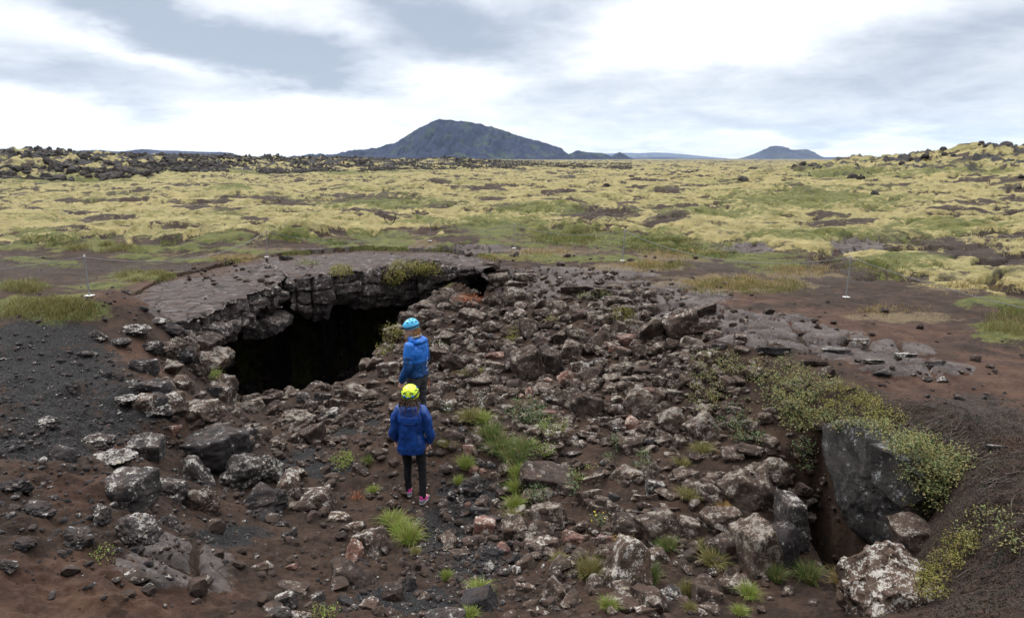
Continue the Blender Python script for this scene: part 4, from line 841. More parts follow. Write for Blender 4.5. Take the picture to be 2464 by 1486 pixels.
def place_rocks():
    E = []
    for line in ROCKS.strip().split('\n'):
        for q in line.split('|'):
            if not q.strip(): continue
            t, cx, cy, w, h, roll, k, m = q.split(); X0, Y0, s = TILES[int(t)]
            f = .60156
            E.append([(X0 + float(cx) / s) * f, (Y0 + float(cy) / s) * f, float(w) / s * f, float(h) / s * f, float(roll), k, m])
    keep = []
    for e in E:   # the same rock listed twice from overlapping views
        if any(math.hypot(e[0] - q[0], e[1] - q[1]) < .3 * min(e[2] + e[3], q[2] + q[3]) / 2 for q in keep): continue
        keep.append(e)
    E = keep
    px = np.array([e[0] for e in E]); py = np.array([e[1] + e[3] * .22 for e in E])
    X, Y, Z = hit(px, py)
    # describe
    lab = []
    for e in E:
        d = [math.hypot((e[0] - a) , (e[1] - b) * 1.2) for a, b, _ in LANDM]; lab.append((int(np.argmin(d)), e[6]))
    cells = {}
    for i, c in enumerate(lab): cells.setdefault(c, []).append(i)
    ordw = ['first', 'second', 'third', 'fourth', 'fifth', 'sixth', 'seventh', 'eighth', 'ninth', 'tenth', 'eleventh', 'twelfth', 'thirteenth', 'fourteenth', 'fifteenth', 'sixteenth']
    numw = ['', 'one', 'two', 'three', 'four', 'five', 'six', 'seven', 'eight', 'nine', 'ten', 'eleven', 'twelve', 'thirteen', 'fourteen', 'fifteen', 'sixteen']
    labels = [None] * len(E)
    for (li, m), ids in cells.items():
        kinds = {}
        for i in ids: kinds.setdefault(E[i][5], []).append(i)
        for k, js in kinds.items():
            big = sorted(js, key=lambda i: -E[i][2] * E[i][3]); js = sorted(js, key=lambda i: E[i][0])
            noun = 'lava clinker' if k == 'c' else ('slab' if k == 's' else 'rock'); base = f"{MATWORD[m]} {KINDWORD[k]} {noun}"; where = LANDM[li][2]
            for n, i in enumerate(js):
                if len(js) == 1: t = f"{base} {where}"
                elif len(js) == 2: t = f"{'larger' if big[0] == i else 'smaller'} {base} of two {where}"
                elif n == 0: t = f"leftmost {base} of {numw[len(js)]} {where}"
                elif n == len(js) - 1: t = f"rightmost {base} of {numw[len(js)]} {where}"
                else: t = f"{ordw[n]} {base} from left of {numw[len(js)]} {where}"
                labels[i] = t
    rg = np.random.default_rng(3); used = {}
    for i, e in enumerate(E):
        cx, cy, w, h, roll, k, m = e
        s = Y[i] / FD; sx = w * s * .64; sz = h * s * .68; sy = (sx + sz) * .5 * rg.uniform(.85, 1.1)
        if k == 's': sz = h * s * .5; sy = max(sx * .75, sz * .9)
        L = lib(k, m); kk = used.get((k, m), 0); used[(k, m)] = kk + 1
        area = w * h
        name = 'lava_clinker' if k == 'c' else ('boulder' if area > 4200 else ('flat_stone' if k == 's' else 'rock'))
        o = bpy.data.objects.new(name, L[kk % len(L)]); col.objects.link(o)
        # centre a little up the line of sight from where the ground is met
        d = Vector((0 - X[i], -Y[i], CAMZ - Z[i])).normalized(); bury = sy * .12
        o.location = Vector((X[i], Y[i], Z[i])) + d * bury + Vector((0, 0, sz * .12))
        if k == 's': o.location.z -= sz * .35
        yaw = math.pi * int(rg.integers(0, 2)) + rg.uniform(-.35, .35)
        if k in 'arc': yaw = rg.uniform(0, 6.28) if abs(sx - sy) < .25 * sx else yaw
        rot = Matrix.Rotation(R(-roll), 4, 'Y') @ Matrix.Rotation(R(rg.uniform(-8, 8) - (14 if k == 's' else 4)), 4, 'X') @ Matrix.Diagonal((sx, sy, sz, 1)) @ Matrix.Rotation(yaw, 4, 'Z')
        o.matrix_world = Matrix.Translation(o.location) @ rot
        cat = {'lava_clinker': 'scoria', 'boulder': 'boulder', 'flat_stone': 'flat stone', 'rock': 'rock'}[name]
        tag(o, labels[i], cat, {'lava_clinker': 'rough dark lava lumps in the hollow', 'boulder': 'large boulders in the hollow', 'flat_stone': 'flat stones in the hollow', 'rock': 'rocks of the collapsed lava roof'}[name])
    print('rocks', len(E), 'longest label', max(len(l.split()) for l in labels), 'unique', len(set(labels)))
    return np.stack([X, Y], 1), np.array([e[2] for e in E]) * Y / FD * .5
ROCK_XY, ROCK_R = place_rocks()

# loose rubble and cinders nobody could count
def scatter_mesh(name, mat, X, Y, Z, S, kinds, sub=2, seed=1, sink=.25, flat=(.5, .95)):
    r = np.random.default_rng(seed); prot = [rock_shape(500 + i + seed * 50, kinds[i % len(kinds)], sub) for i in range(10)]
    V = []; F = []; off = 0; n = len(X); which = r.integers(0, 10, n)
    for w in range(10):
        P, T = prot[w]; ids = np.where(which == w)[0]
        if not len(ids): continue
        a = r.uniform(0, 6.28, len(ids)); ti = r.uniform(-.5, .5, len(ids)); sc = S[ids][:, None] * np.stack([r.uniform(.8, 1.3, len(ids)), r.uniform(.7, 1.1, len(ids)), r.uniform(*flat, len(ids))], 1)
        Q = P[None] * sc[:, None, :]
        Q = np.stack([Q[..., 0], Q[..., 1] * np.cos(ti)[:, None] - Q[..., 2] * np.sin(ti)[:, None], Q[..., 1] * np.sin(ti)[:, None] + Q[..., 2] * np.cos(ti)[:, None]], -1)
        ca, sa = np.cos(a)[:, None], np.sin(a)[:, None]
        Q = np.stack([Q[..., 0] * ca - Q[..., 1] * sa + X[ids][:, None], Q[..., 0] * sa + Q[..., 1] * ca + Y[ids][:, None], Q[..., 2] + (Z[ids] + S[ids] * sink)[:, None]], -1)
        V.append(Q.reshape(-1, 3)); F.append((T[None] + (off + np.arange(len(ids)) * len(P))[:, None, None]).reshape(-1, 3)); off += len(ids) * len(P)
    me = mesh_np(name, np.concatenate(V), tris=np.concatenate(F), smooth=False); return link(name, me, mat)
def sample_px(boxes, n, seed, tail=.85):
    r = np.random.default_rng(seed); A = np.array([b[4] for b in boxes], float); A /= A.sum(); c = r.choice(len(boxes), n, p=A); B = np.array([b[:4] for b in boxes], float)[c]
    a = r.uniform(0, 6.283, n); q = np.sqrt(r.uniform(0, 1, n)) * tail + r.normal(0, .12, n)
    return B[:, 0] + np.cos(a) * q * B[:, 2], B[:, 1] + np.sin(a) * q * B[:, 3], r
def rubble(name, mat, boxes, n, smin, smax, seed, kinds, label, sub=2, sink=.25, power=2.5):
    px, py, r = sample_px(boxes, n, seed); X, Y, Z = hit(px, py)
    S = smin * (smax / smin) ** (r.uniform(0, 1, n) ** power)
    inside = in_poly(X, Y, CAVE) & (Z < -.5) & (seg_dist(X, Y, lip_xy) > .2)
    k = (~inside) & (Y < 39); o = scatter_mesh(name, mat, X[k], Y[k], Z[k], S[k], kinds, sub, seed, sink); tag(o, label, kind='stuff'); return o
rubble('rubble', M['p'], [(1350,860,700,300,3),(1250,1150,700,500,4),(1600,1250,500,400,2),(750,1030,400,160,2),(1000,760,200,120,.8),(700,1350,600,260,1.5),(1640,760,600,70,.8),(2150,880,500,120,.5),(640,655,260,40,1.2),(1250,620,600,24,.5)], 2600, .012, .11, 5, 'aab', 'loose brown stones and chips lying all over the hollow', sub=2)
rubble('lichen_rubble', M['l'], [(1350,860,470,230,5),(1550,1150,600,380,2),(950,830,240,160,.8),(720,1000,320,120,1),(1350,700,300,60,.6)], 2300, .045, .16, 6, 'aab', 'small lichen speckled stones between the rocks of the slope', sub=3)
rubble('cinders', M['d'], [(150,900,420,260,4),(300,1100,460,260,2.5),(1100,1230,200,220,3),(1200,1340,220,120,1.5),(830,1030,160,80,.8),(560,1200,400,200,1.4),(200,1250,420,200,.8),(2200,900,500,130,.5),(1000,1420,300,120,1),(560,690,150,50,.5)], 6500, .007, .045, 7, 'cr', 'dark cinders and lava crumbs covering the slope and the path', power=3)
# black lava poking out of the mossy ridge
def lava_rocks():
    r = np.random.default_rng(91); n = 80000
    th = R(1) * (r.uniform(-42, 10, n)); q = 98 + 2.1 * np.clip(np.degrees(th) + 32, 0, 40) + 5 + r.uniform(0, 1, n) ** 1.5 * 240
    X, Y = q * np.sin(th), q * np.cos(th)
    cl = fbm2(X / 9, Y / 14, 3, 71); k = cl + .3 * r.uniform(-1, 1, n) > .02 + .10 * sstep(R(-20), R(-34), th); X, Y, q = X[k], Y[k], q[k]
    S = .12 + .45 * r.uniform(0, 1, len(X)) ** 2.6; S *= .8 + .8 * sstep(R(-12), R(-36), np.arctan2(X, Y)) * r.uniform(0, 1, len(X))
    X2 = r.normal(66, 24, 900); Y2 = r.normal(84, 16, 900); k2 = fbm2(X2 / 8, Y2 / 8, 3, 77) > .12; X2, Y2 = X2[k2], Y2[k2]; S2 = .12 + .45 * r.uniform(0, 1, len(X2)) ** 3
    X = np.concatenate([X, X2]); Y = np.concatenate([Y, Y2]); S = np.concatenate([S, S2]); Z = gz(X, Y)
    print('lava rocks', len(X))
    o = scatter_mesh('lava_rocks', M['lava'], X, Y, Z, S, 'ac', 2, 9, .1, (.6, 1.2)); tag(o, 'black jagged lava rocks standing out of the moss on the far ridge', kind='stuff')
lava_rocks()
# ------------------------------------------------------------------ large shaped stones of the crevice
ICO[6] = ico(6)
def outline_rock(name, outline, Yc, thick, mat, label, cat, front=((0, -1, 0),), yaw=0, lean=0, rough=.02, seed=1, group=None, sub=6, k=60, x0=None):
    """a stone whose face has the given outline (photo pixels); the face stands in the upright plane through its middle, turned by yaw"""
    O = np.array(outline, float); c = O.mean(0); dx, dy, dz = ray(O[:, 0], O[:, 1]); cdx, cdy, cdz = ray(*c)
    if x0 is None: x0 = float(cdx / cdy * Yc)
    e = np.array([math.cos(R(yaw)), math.sin(R(yaw))]); nn = np.array([-e[1], e[0]]); s = (nn[0] * x0 + nn[1] * Yc) / (nn[0] * dx + nn[1] * dy)
    pts = np.stack([dx * s, dy * s, CAMZ + dz * s], 1); mid = pts.mean(0)
    P = np.stack([(pts[:, :2] - mid[:2]) @ e, pts[:, 2] - mid[2]], 1)
    D, F = ICO[sub]; Ns, ds = [], []
    n = len(P)
    for i in range(n):
        a, b = P[i], P[(i + 1) % n]; e = b - a; nn = np.array([e[1], -e[0]]); nn /= np.linalg.norm(nn) + 1e-9
        if nn @ a < 0: nn = -nn
        Ns.append(np.array([nn[0], 0.0, nn[1]])); ds.append(nn @ a)
    for f in front: q = np.array(f[:3], float); q /= np.linalg.norm(q); Ns.append(q); ds.append(thick * (f[3] if len(f) > 3 else 1))
    Ns.append(np.array([0, 1, 0.0])); ds.append(thick)
    Ns = np.array(Ns); ds = np.maximum(np.array(ds), .02)
    sc = max(np.ptp(P[:, 0]), np.ptp(P[:, 1])) / 2
    q = np.minimum((ds / sc)[None] / np.maximum(D @ Ns.T, 1e-3), 8)
    rad = np.clip(-np.log(np.exp(-k * q).sum(1)) / k, .05, 3)
    V = D * rad[:, None] * sc
    d = np.stack([fbm3(V / .28 + 9 * i + seed, 4, seed + i) for i in range(3)], 1) * rough + np.stack([fbm3(V / .07 + 9 * i, 3, seed + 5 + i) for i in range(3)], 1) * rough * .3
    V = V + d
    o = link(name, mesh_np(name, V, tris=F), mat)
    o.location = tuple(float(q) for q in mid); o.rotation_euler = (R(lean), 0, R(yaw))
    tag(o, label, cat, group); return o
outline_rock('boulder', [(1942,1030),(1990,1012),(2050,1018),(2110,1045),(2190,1095),(2265,1160),(2330,1250),(2270,1350),(2155,1400),(2085,1345),(2040,1262),(1985,1200),(1955,1130)], 7.0, .34, M['face'],
             'huge grey rock face set in the bank under the shrubs above the dark crevice', 'boulder', ((-.30, -.95, .03, .34), (.12, -.99, -.02, .30), (.05, -.97, -.22, .36), (.42, -.90, .05, .52)), yaw=-72, x0=4.02, rough=.030, seed=4, k=70)
outline_rock('boulder', [(2118,1060),(2180,1095),(2230,1140),(2240,1200),(2190,1215),(2122,1150)], 6.6, .25, M['face'],
             'grey block split from the huge rock face by an upright crack', 'boulder', ((.1, -.99, .02, .55), (.4, -.9, 0, .7)), yaw=-68, x0=3.96, rough=.02, seed=14)
outline_rock('boulder', [(2055,1425),(2100,1385),(2180,1362),(2230,1385),(2275,1440),(2280,1520),(2080,1530)], 4.9, .42, M['p'],
             'large white-blotched rock at the near edge of the crevice by the yellow shrub', 'boulder', ((-.3, -.9, .35), (.2, -.8, .6)), rough=.09, seed=34)
outline_rock('boulder', [(2155,1270),(2200,1255),(2240,1262),(2225,1310),(2175,1330)], 5.9, .2, M['l'],
             'small lichen-marked rock at the foot of the huge grey face', 'boulder', ((-.2, -.9, .35),), rough=.03, seed=35)
outline_rock('boulder', [(1880,1190),(1925,1200),(1940,1320),(1925,1400),(1870,1395)], 6.9, .2, M['d'],
             'dark upright rock standing in shade inside the crevice', 'boulder', ((.3, -.9, .05),), rough=.03, seed=36)
# the left jamb of the cave mouth
outline_rock('boulder', [(430,812),(490,806),(522,822),(510,850),(460,856),(426,840)], 12.4, .4, M['l'], 'pale flat topped rock under the near end of the cave roof', 'boulder', ((.3, -.9, .2),), rough=.05, seed=40)
outline_rock('boulder', [(440,850),(505,845),(545,862),(532,890),(490,915),(445,900)], 12.1, .45, M['l'], 'pointed rock sticking out into the dark cave mouth', 'boulder', ((.3, -.9, .2),), rough=.06, seed=41)
outline_rock('boulder', [(425,870),(465,860),(480,930),(470,985),(430,975)], 11.4, .3, M['p'], 'upright brown rock in the bank beside the cave mouth', 'boulder', ((.3, -.9, .2),), rough=.06, seed=42)
outline_rock('boulder', [(610,765),(660,755),(690,770),(684,790),(650,800),(612,795)], 16.8, .7, M['cliff'], 'dark block hanging below the cave roof beside the notch', 'boulder', ((.2, -.95, -.1),), rough=.06, seed=43)
outline_rock('boulder', [(500,905),(548,920),(556,940),(548,985),(510,990),(490,940)], 11.6, .35, M['p'], 'brown ledge rock with a green cushion at the cave sill', 'boulder', ((.2, -.95, .2),), rough=.05, seed=44)
# ------------------------------------------------------------------ plants
GREEN = {'bright': leaf_material('bright_grass', (.12, .19, .025), (.24, .30, .06)), 'deep': leaf_material('deep_grass', (.055, .105, .024), (.13, .175, .05)),
         'olive': leaf_material('olive_grass', (.10, .105, .03), (.22, .20, .075)), 'dry': leaf_material('dry_grass', (.22, .16, .07), (.42, .32, .15)), 'orange': leaf_material('orange_grass', (.34, .19, .06), (.52, .34, .13)),
         'litter': leaf_material('dead_heath', (.018, .012, .009), (.07, .044, .03), (.03, .032, .02), 6, 0), 'willow': leaf_material('willow_leaves', (.085, .12, .045), (.20, .22, .085), (.20, .17, .05)), 'herb': leaf_material('herb_leaves', (.045, .10, .045), (.12, .18, .085)),
         'crow': leaf_material('heath_leaves', (.10, .12, .02), (.24, .21, .035)), 'rust': leaf_material('rust_leaves', (.28, .07, .03), (.40, .14, .05), dead=0), 'white': leaf_material('white_petals', (.70, .70, .66), (.80, .80, .76), dead=0), 'yellow': leaf_material('yellow_petals', (.75, .55, .03), (.80, .62, .05), dead=0)}
M['twig'] = plain_material('dead_twigs', (.085, .068, .056), .5, .9, 20)
M['stem'] = plain_material('plant_stems', (.06, .042, .026), .4, .9, 30)

def blades(n, rad, hgt, r, wid=.006, spread=.8, seg=4):
    a = r.uniform(0, 6.283, n); q = rad * np.sqrt(r.uniform(0, 1, n)); b = np.stack([q * np.cos(a), q * np.sin(a), np.zeros(n)], 1)
    a2 = a + r.normal(0, .7, n); L = hgt * r.uniform(.45, 1.1, n); out = spread * r.uniform(.15, 1, n) * (.4 + q / rad)
    t = np.linspace(0, 1, seg + 1)
    dirx, diry = np.cos(a2), np.sin(a2)
    hor = (out * L)[:, None] * t[None] ** 1.8; up = L[:, None] * (t[None] - .45 * np.minimum(out, 1.2)[:, None] * t[None] ** 2.4)
    C = np.stack([b[:, 0:1] + dirx[:, None] * hor, b[:, 1:2] + diry[:, None] * hor, up - .01], -1)
    f = r.uniform(0, 6.28, n); sx, sy = np.cos(f), np.sin(f); w = wid * (1 - t[None] ** 1.5 * .92) * r.uniform(.7, 1.3, n)[:, None]
    sd = np.stack([sx[:, None] * w, sy[:, None] * w, 0 * w], -1)
    V = np.stack([C - sd, C + sd], 2)
    idx = np.arange(n * (seg + 1) * 2).reshape(n, seg + 1, 2)
    Q = np.stack([idx[:, :-1, 0], idx[:, :-1, 1], idx[:, 1:, 1], idx[:, 1:, 0]], -1).reshape(-1, 4)
    return V.reshape(-1, 3), Q
TUFT = {}
def tuft_mesh(kind):
    if kind not in TUFT:
        TUFT[kind] = []
        for s in range(4):
            r = np.random.default_rng(70 + s); V, Q = blades(420, .5, 1.0, r, .020, 1.15); me = mesh_np('tuft', V, Q); me.materials.append(GREEN[kind]); TUFT[kind].append(me)
    return TUFT[kind]
TUFTS = [  # photo x, y of the base, width, height, kind, label
 (945,1262,62,40,'bright','long bright grass tuft, upper end of the clump on the path edge'),(968,1285,62,44,'bright','bright grass tuft in the middle of the clump on the path edge'),(986,1304,56,52,'bright','fullest bright grass tuft at the lower end of the path edge clump'),
 (1073,1396,28,36,'bright','small upright bright grass tuft on the bare path bank'),(1153,1420,54,26,'bright','bright grass tuft with pale flowers above a dark two-step slab'),(1132,1484,40,26,'bright','bright grass tuft under the dark two-step slab'),
 (1236,1112,64,52,'deep','thick green grass at the top of the long strip'),(1246,1150,48,44,'bright','green grass in the upper part of the long strip'),(1244,1185,44,48,'bright','green grass beside the big lichen ledge rock'),(1240,1222,44,40,'bright','green grass at the lower part of the long strip'),(1232,1252,40,30,'olive','olive grass ending the long strip above two rocks'),
 (1180,1060,60,60,'deep','deep green grass beside the pale stone past the woman'),(1205,1090,70,60,'deep','largest deep green grass clump right of the path'),(1255,1090,60,50,'deep','deep green grass with yellowish tips beside the bare soil'),(1120,1128,40,44,'bright','grass tuft behind the dark scoria block'),(1105,1168,28,32,'bright','little grass tuft left of the dark scoria block'),
 (1418,1392,62,84,'olive','tall pale green grass clump left of the great brown rock'),(1560,1408,54,84,'deep','deep green grass clump right of the great brown rock'),(1465,1470,46,44,'bright','grass clump below the great brown rock'),(1655,1436,34,60,'olive','upright grass clump beside the grey stump rock'),(1660,1472,30,30,'olive','short grass below the grey stump rock'),
 (1800,1436,52,40,'bright','bright grass at the foot of the tall lichen column'),(1868,1400,44,60,'deep','deep green grass at the crevice floor beside the column'),(1945,1400,64,70,'deep','long dark green grass arching in the crevice floor'),(2022,1408,52,50,'dry','dry straw grass drooping in the crevice'),(1715,1360,66,50,'olive','dull grass hanging left of the tall lichen column'),
 (1698,1322,40,34,'olive','small dull grass between ledge rock and column'),(1606,1322,48,44,'deep','green grass in the gap below the ledge rocks'),(1740,1216,40,16,'orange','orange dried grass on the square lichen block'),(1655,1200,50,36,'olive','olive grass behind the square lichen block'),(1690,1090,50,34,'olive','thin olive grass above the leaning pale rock'),
 (1130,1010,50,36,'olive','pale grass below the small round stones by the man'),(1160,1016,50,34,'bright','green grass beside white flowers right of the woman'),(1075,1075,40,24,'olive','flat pale grass near the woman sleeve'),(898,1186,28,22,'bright','little grass tuft near the woman left shoe'),(885,1118,26,30,'deep','thin grass left of the woman legs'),
 (1640,1120,40,26,'olive','thin grass on the soil above the ledge'),(1780,1480,40,30,'bright','grass at the lowest edge beside the tall column foot'),(1345,1352,36,26,'olive','thin grass in front of the flat path slab'),(1500,1300,44,26,'orange','orange tinged grass below the long ledge rock'),(1000,1332,26,14,'olive','thin straw grass beside the path below the long clump'),
 (1140,900,60,20,'olive','faded grass on the rubble between stones above the man hip'),(640,570,0,0,'olive','')]
for i, (px, py, w, h, kd, lb) in enumerate(TUFTS):
    if not w: continue
    X, Y, Z = (float(q[0]) for q in hit(px, py)); s = Y / FD
    o = bpy.data.objects.new('grass_tuft', tuft_mesh(kd)[i % 4]); col.objects.link(o)
    rx = w * s * .85; hz = max(h, 18) * s * 1.0
    o.location = (X, Y, Z + .02); o.scale = (rx * .85, rx * .85, hz); o.rotation_euler = (R(-6), 0, i * 1.7)
    tag(o, lb, 'grass tuft', 'grass tufts in the hollow')

def tube_mesh(paths, rads, ns=5):
    V, Q = [], []; off = 0
    for P, rd in zip(paths, rads):
        P = np.asarray(P, float); n = len(P); T = np.gradient(P, axis=0); T /= np.linalg.norm(T, axis=1)[:, None] + 1e-9
        ref = np.where(np.abs(T[:, 2:3]) > .9, np.array([[1.0, 0, 0]]), np.array([[0, 0, 1.0]])); U = np.cross(T, ref); U /= np.linalg.norm(U, axis=1)[:, None] + 1e-9; W = np.cross(T, U)
        rd = np.broadcast_to(np.asarray(rd, float), (n,)); a = np.arange(ns) * 6.28318 / ns
        V.append((P[:, None] + rd[:, None, None] * (np.cos(a)[None, :, None] * U[:, None] + np.sin(a)[None, :, None] * W[:, None])).reshape(-1, 3))
        i = np.arange(n * ns).reshape(n, ns) + off; j = np.roll(i, -1, 1)
        Q.append(np.stack([i[:-1], j[:-1], j[1:], i[1:]], -1).reshape(-1, 4)); off += n * ns
    return np.concatenate(V), np.concatenate(Q)
def leaves(C, size, r, up=.4):
    n = len(C); N = r.normal(size=(n, 3)); N[:, 2] = np.abs(N[:, 2]) + up; N /= np.linalg.norm(N, axis=1)[:, None]
    A = np.cross(N, r.normal(size=(n, 3))); A /= np.linalg.norm(A, axis=1)[:, None]; B = np.cross(N, A); L = size * r.uniform(.6, 1.25, n)[:, None]
    V = np.stack([C - A * L, C + B * L * .42 - N * L * .05, C + A * L, C - B * L * .42 - N * L * .05], 1)
    return V.reshape(-1, 3), np.arange(n * 4).reshape(n, 4)
def hit_any(px, py):
    """first thing the line of sight through a pixel meets, rocks included"""
    dg = bpy.context.evaluated_depsgraph_get(); o = Vector((0, 0, CAMZ)); out = []
    X, Y, Z = hit(px, py)
    for k in range(len(px)):
        d = Vector([float(q) for q in ray(px[k], py[k])]).normalized(); ok, loc, *_ = scene.ray_cast(dg, o + d * .5, d)
        g = Vector((X[k], Y[k], Z[k])); out.append(tuple(loc) if ok and (loc - o).length < (g - o).length + .1 else tuple(g))
    return np.array(out).T
def shrub(name, cat, label, spots, n, lsize, kind, seed, hmax=.22, toward=.12, stems=40, flowers=None, group=None):
    r = np.random.default_rng(seed); B = np.array([q[:4] for q in spots], float); A = B[:, 2] * B[:, 3]; c = r.choice(len(B), n, p=A / A.sum())
    nc = max(12, n // 26); cc = r.choice(len(B), nc, p=A / A.sum()); an = r.uniform(0, 6.28, nc); q = np.sqrt(r.uniform(0, 1, nc))
    cx = B[cc, 0] + np.cos(an) * q * B[cc, 2] / 2; cy = B[cc, 1] + np.sin(an) * q * B[cc, 3] / 2
    w = r.integers(0, nc, n)
    X, Y, Z = hit_any(cx, cy); base = np.stack([X, Y, Z], 1); d = np.array([0, 0, CAMZ]) - base; d /= np.linalg.norm(d, axis=1)[:, None]
    hh = hmax * r.uniform(.25, 1, nc); tip = base + d * (toward * r.uniform(.2, 1, nc))[:, None] + np.stack([0 * hh, 0 * hh, hh], 1) * .8
    sp = lsize * 3.2
    C = base[w] + (tip - base)[w] * (r.uniform(.45, 1.05, n) ** .7)[:, None] + r.normal(size=(n, 3)) * sp * np.array([1, 1, .6])
    V, Qd = leaves(C, lsize, r)
    cen = base[np.argsort(np.hypot(*(base[:, :2] - base[:, :2].mean(0)).T))[0]]
    root = empty(name, tuple(cen)); tag(root, label, cat, group)
    fo = link('foliage', mesh_np('foliage', V - cen, Qd), GREEN[kind], root)
    paths = []
    for k in range(min(stems, nc)):
        a, b = base[k] - cen, tip[k] - cen; m = (a + b) / 2 + r.normal(size=3) * .03; paths.append([a - np.array([0, 0, .02]), m, b])
    V, Qd = tube_mesh(paths, [[.006, .0045, .002]] * len(paths), 4); link('stem', mesh_np('stem', V, Qd), M['stem'], root)
    if flowers:
        nf, fk, fs = flowers; k = r.integers(0, nc, nf); C = tip[k] + r.normal(size=(nf, 3)) * np.array([.03, .03, .02]) + np.array([0, 0, .03]) - cen
        V, Qd = leaves(C, fs, r, 1.5); V2, Q2 = leaves(C, fs * .9, r, 1.5)
        link('flower', mesh_np('flower', np.concatenate([V, V2]), np.concatenate([Qd, Q2 + len(V)])), GREEN[fk], root)
    return root
g = 'low shrubs on the crevice rim'
shrub('willow_shrub', 'shrub', 'sparse leafy shrub starting the hanging growth next to the rubble', [(1720,880,130,60),(1700,940,90,110),(1780,870,110,50)], 1500, .017, 'willow', 1, .12, .10, 40, None, g)
shrub('willow_shrub', 'shrub', 'leafy green shrub draped over the middle of the crevice rim', [(1860,900,150,70),(1900,950,130,120),(1960,930,120,60),(1920,1010,70,80)], 3600, .018, 'willow', 2, .20, .22, 60, None, g)
shrub('willow_shrub', 'shrub', 'thin trailing leaves hanging down the brown bank left of the grey slab', [(1780,1000,90,90),(1800,1050,80,50),(1750,1040,60,60)], 800, .016, 'herb', 3, .08, .08, 30, None, g)
shrub('heath_shrub', 'shrub', 'yellowish green shrub along the rim above the huge grey slab', [(2030,960,110,60),(2080,985,110,60),(2130,1020,90,50)], 2300, .013, 'crow', 4, .14, .15, 50, None, g)
shrub('willow_shrub', 'shrub', 'dense green shrub bulging over the near side of the huge grey slab', [(2205,1090,120,80),(2235,1150,140,110),(2280,1120,110,80),(2230,1215,90,60)], 4800, .016, 'willow', 5, .20, .12, 60, None, g)
shrub('heath_shrub', 'shrub', 'orange yellow heath cushion spilling by the near crevice edge', [(2240,1420,80,50),(2270,1360,80,60),(2310,1310,90,50),(2220,1390,50,40)], 2600, .0095, 'crow', 6, .12, .10, 40, None, g)
shrub('willow_shrub', 'shrub', 'open twiggy shrub with pale leaves on the bare near mound', [(2320,1290,90,50),(2390,1260,110,60),(2420,1310,80,50),(2360,1330,80,40)], 520, .013, 'willow', 7, .22, .12, 60, None, g)
shrub('willow_shrub', 'shrub', 'dark leafy fringe hanging over the top of the huge grey face', [(1960,1010,100,44),(2040,1012,110,40),(2110,1040,90,44),(2180,1075,90,50)], 2900, .016, 'willow', 9, .10, .14, 80, None, g)
shrub('heath_shrub', 'shrub', 'green cushion filling the cleft between column and grey slab', [(1930,1080,40,60),(1935,1120,36,40)], 500, .013, 'herb', 8, .12, .10, 24, None, g)
g = 'herbs growing among the rocks'
shrub('herb_clump', 'herb', 'blue green leafy herb clump spread below the rubble slope', [(1265,990,90,60),(1290,1010,70,50)], 1500, .017, 'herb', 11, .15, .05, 40, None, g)
shrub('herb_clump', 'herb', 'green herb with tiny white flowers above the flat brown rock', [(1330,1030,70,40)], 600, .014, 'bright', 12, .14, .04, 24, (40, 'white', .009), g)
shrub('white_flowers', 'herb', 'white flowering plant right of the woman beside a round stone', [(1075,985,24,40)], 160, .010, 'herb', 13, .14, .04, 16, (60, 'white', .010), g)
shrub('white_flowers', 'herb', 'tall white flowering stem in front of the pyramid stone', [(1158,975,26,50)], 160, .010, 'herb', 14, .16, .04, 16, (60, 'white', .010), g)
shrub('white_flowers', 'herb', 'white flowers behind the shoulder of the man', [(1052,832,40,16)], 120, .014, 'olive', 15, .12, .04, 16, (40, 'white', .014), g)
shrub('herb_clump', 'herb', 'yellow green herb clump with buds beside the pale flat rock', [(1400,1140,50,40),(1300,1085,60,30)], 700, .013, 'bright', 16, .13, .04, 24, (8, 'white', .008), g)
shrub('herb_clump', 'herb', 'trailing herb on the front of the big lichen ledge rock', [(1290,1195,60,50),(1385,1160,30,70)], 620, .013, 'herb', 17, .08, .22, 24, None, g)
shrub('herb_clump', 'herb', 'herb growing on lichen rocks at the top of the bare soil', [(1475,1075,40,70),(1545,1110,40,40)], 620, .013, 'herb', 18, .10, .12, 24, None, g)
shrub('dandelion', 'herb', 'plant with one yellow flower in the gap of the ledge rocks', [(1440,1250,36,30)], 200, .013, 'herb', 19, .12, .08, 14, (5, 'yellow', .016), g)
shrub('herb_clump', 'herb', 'bright green bush on the path edge left of the woman legs', [(825,1110,40,50)], 520, .014, 'bright', 20, .22, .05, 24, None, g)
shrub('herb_clump', 'herb', 'small leafy seedling in the brown near bank', [(250,1345,44,40)], 110, .011, 'bright', 21, .14, .05, 14, None, g)
shrub('herb_clump', 'herb', 'green cushion on the ledge at the cave sill', [(520,905,46,18)], 420, .017, 'bright', 22, .10, .25, 24, None, g)
shrub('herb_clump', 'herb', 'rust red leaves below the large dark block by the cliff', [(1140,722,90,14)], 420, .022, 'rust', 23, .10, .06, 20, None, g)
shrub('herb_clump', 'herb', 'reddish seedlings on the path before the woman', [(860,1195,40,30)], 160, .011, 'rust', 24, .08, .04, 14, None, g)
shrub('herb_clump', 'herb', 'green plant at the lowest edge of the near bank', [(780,1478,50,24)], 220, .010, 'bright', 25, .08, .04, 14, None, g)
g = 'green cushions on the cave cliff'
shrub('moss_cushion', 'moss', 'broad green growth draping the far corner of the cave cliff', [(985,648,90,34),(950,668,50,40),(1030,650,60,26)], 2600, .030, 'crow', 31, .12, .45, 40, None, g)
shrub('moss_cushion', 'moss', 'round yellow green cushion on the cave cliff top', [(820,655,44,22)], 800, .026, 'crow', 32, .20, .35, 24, None, g)
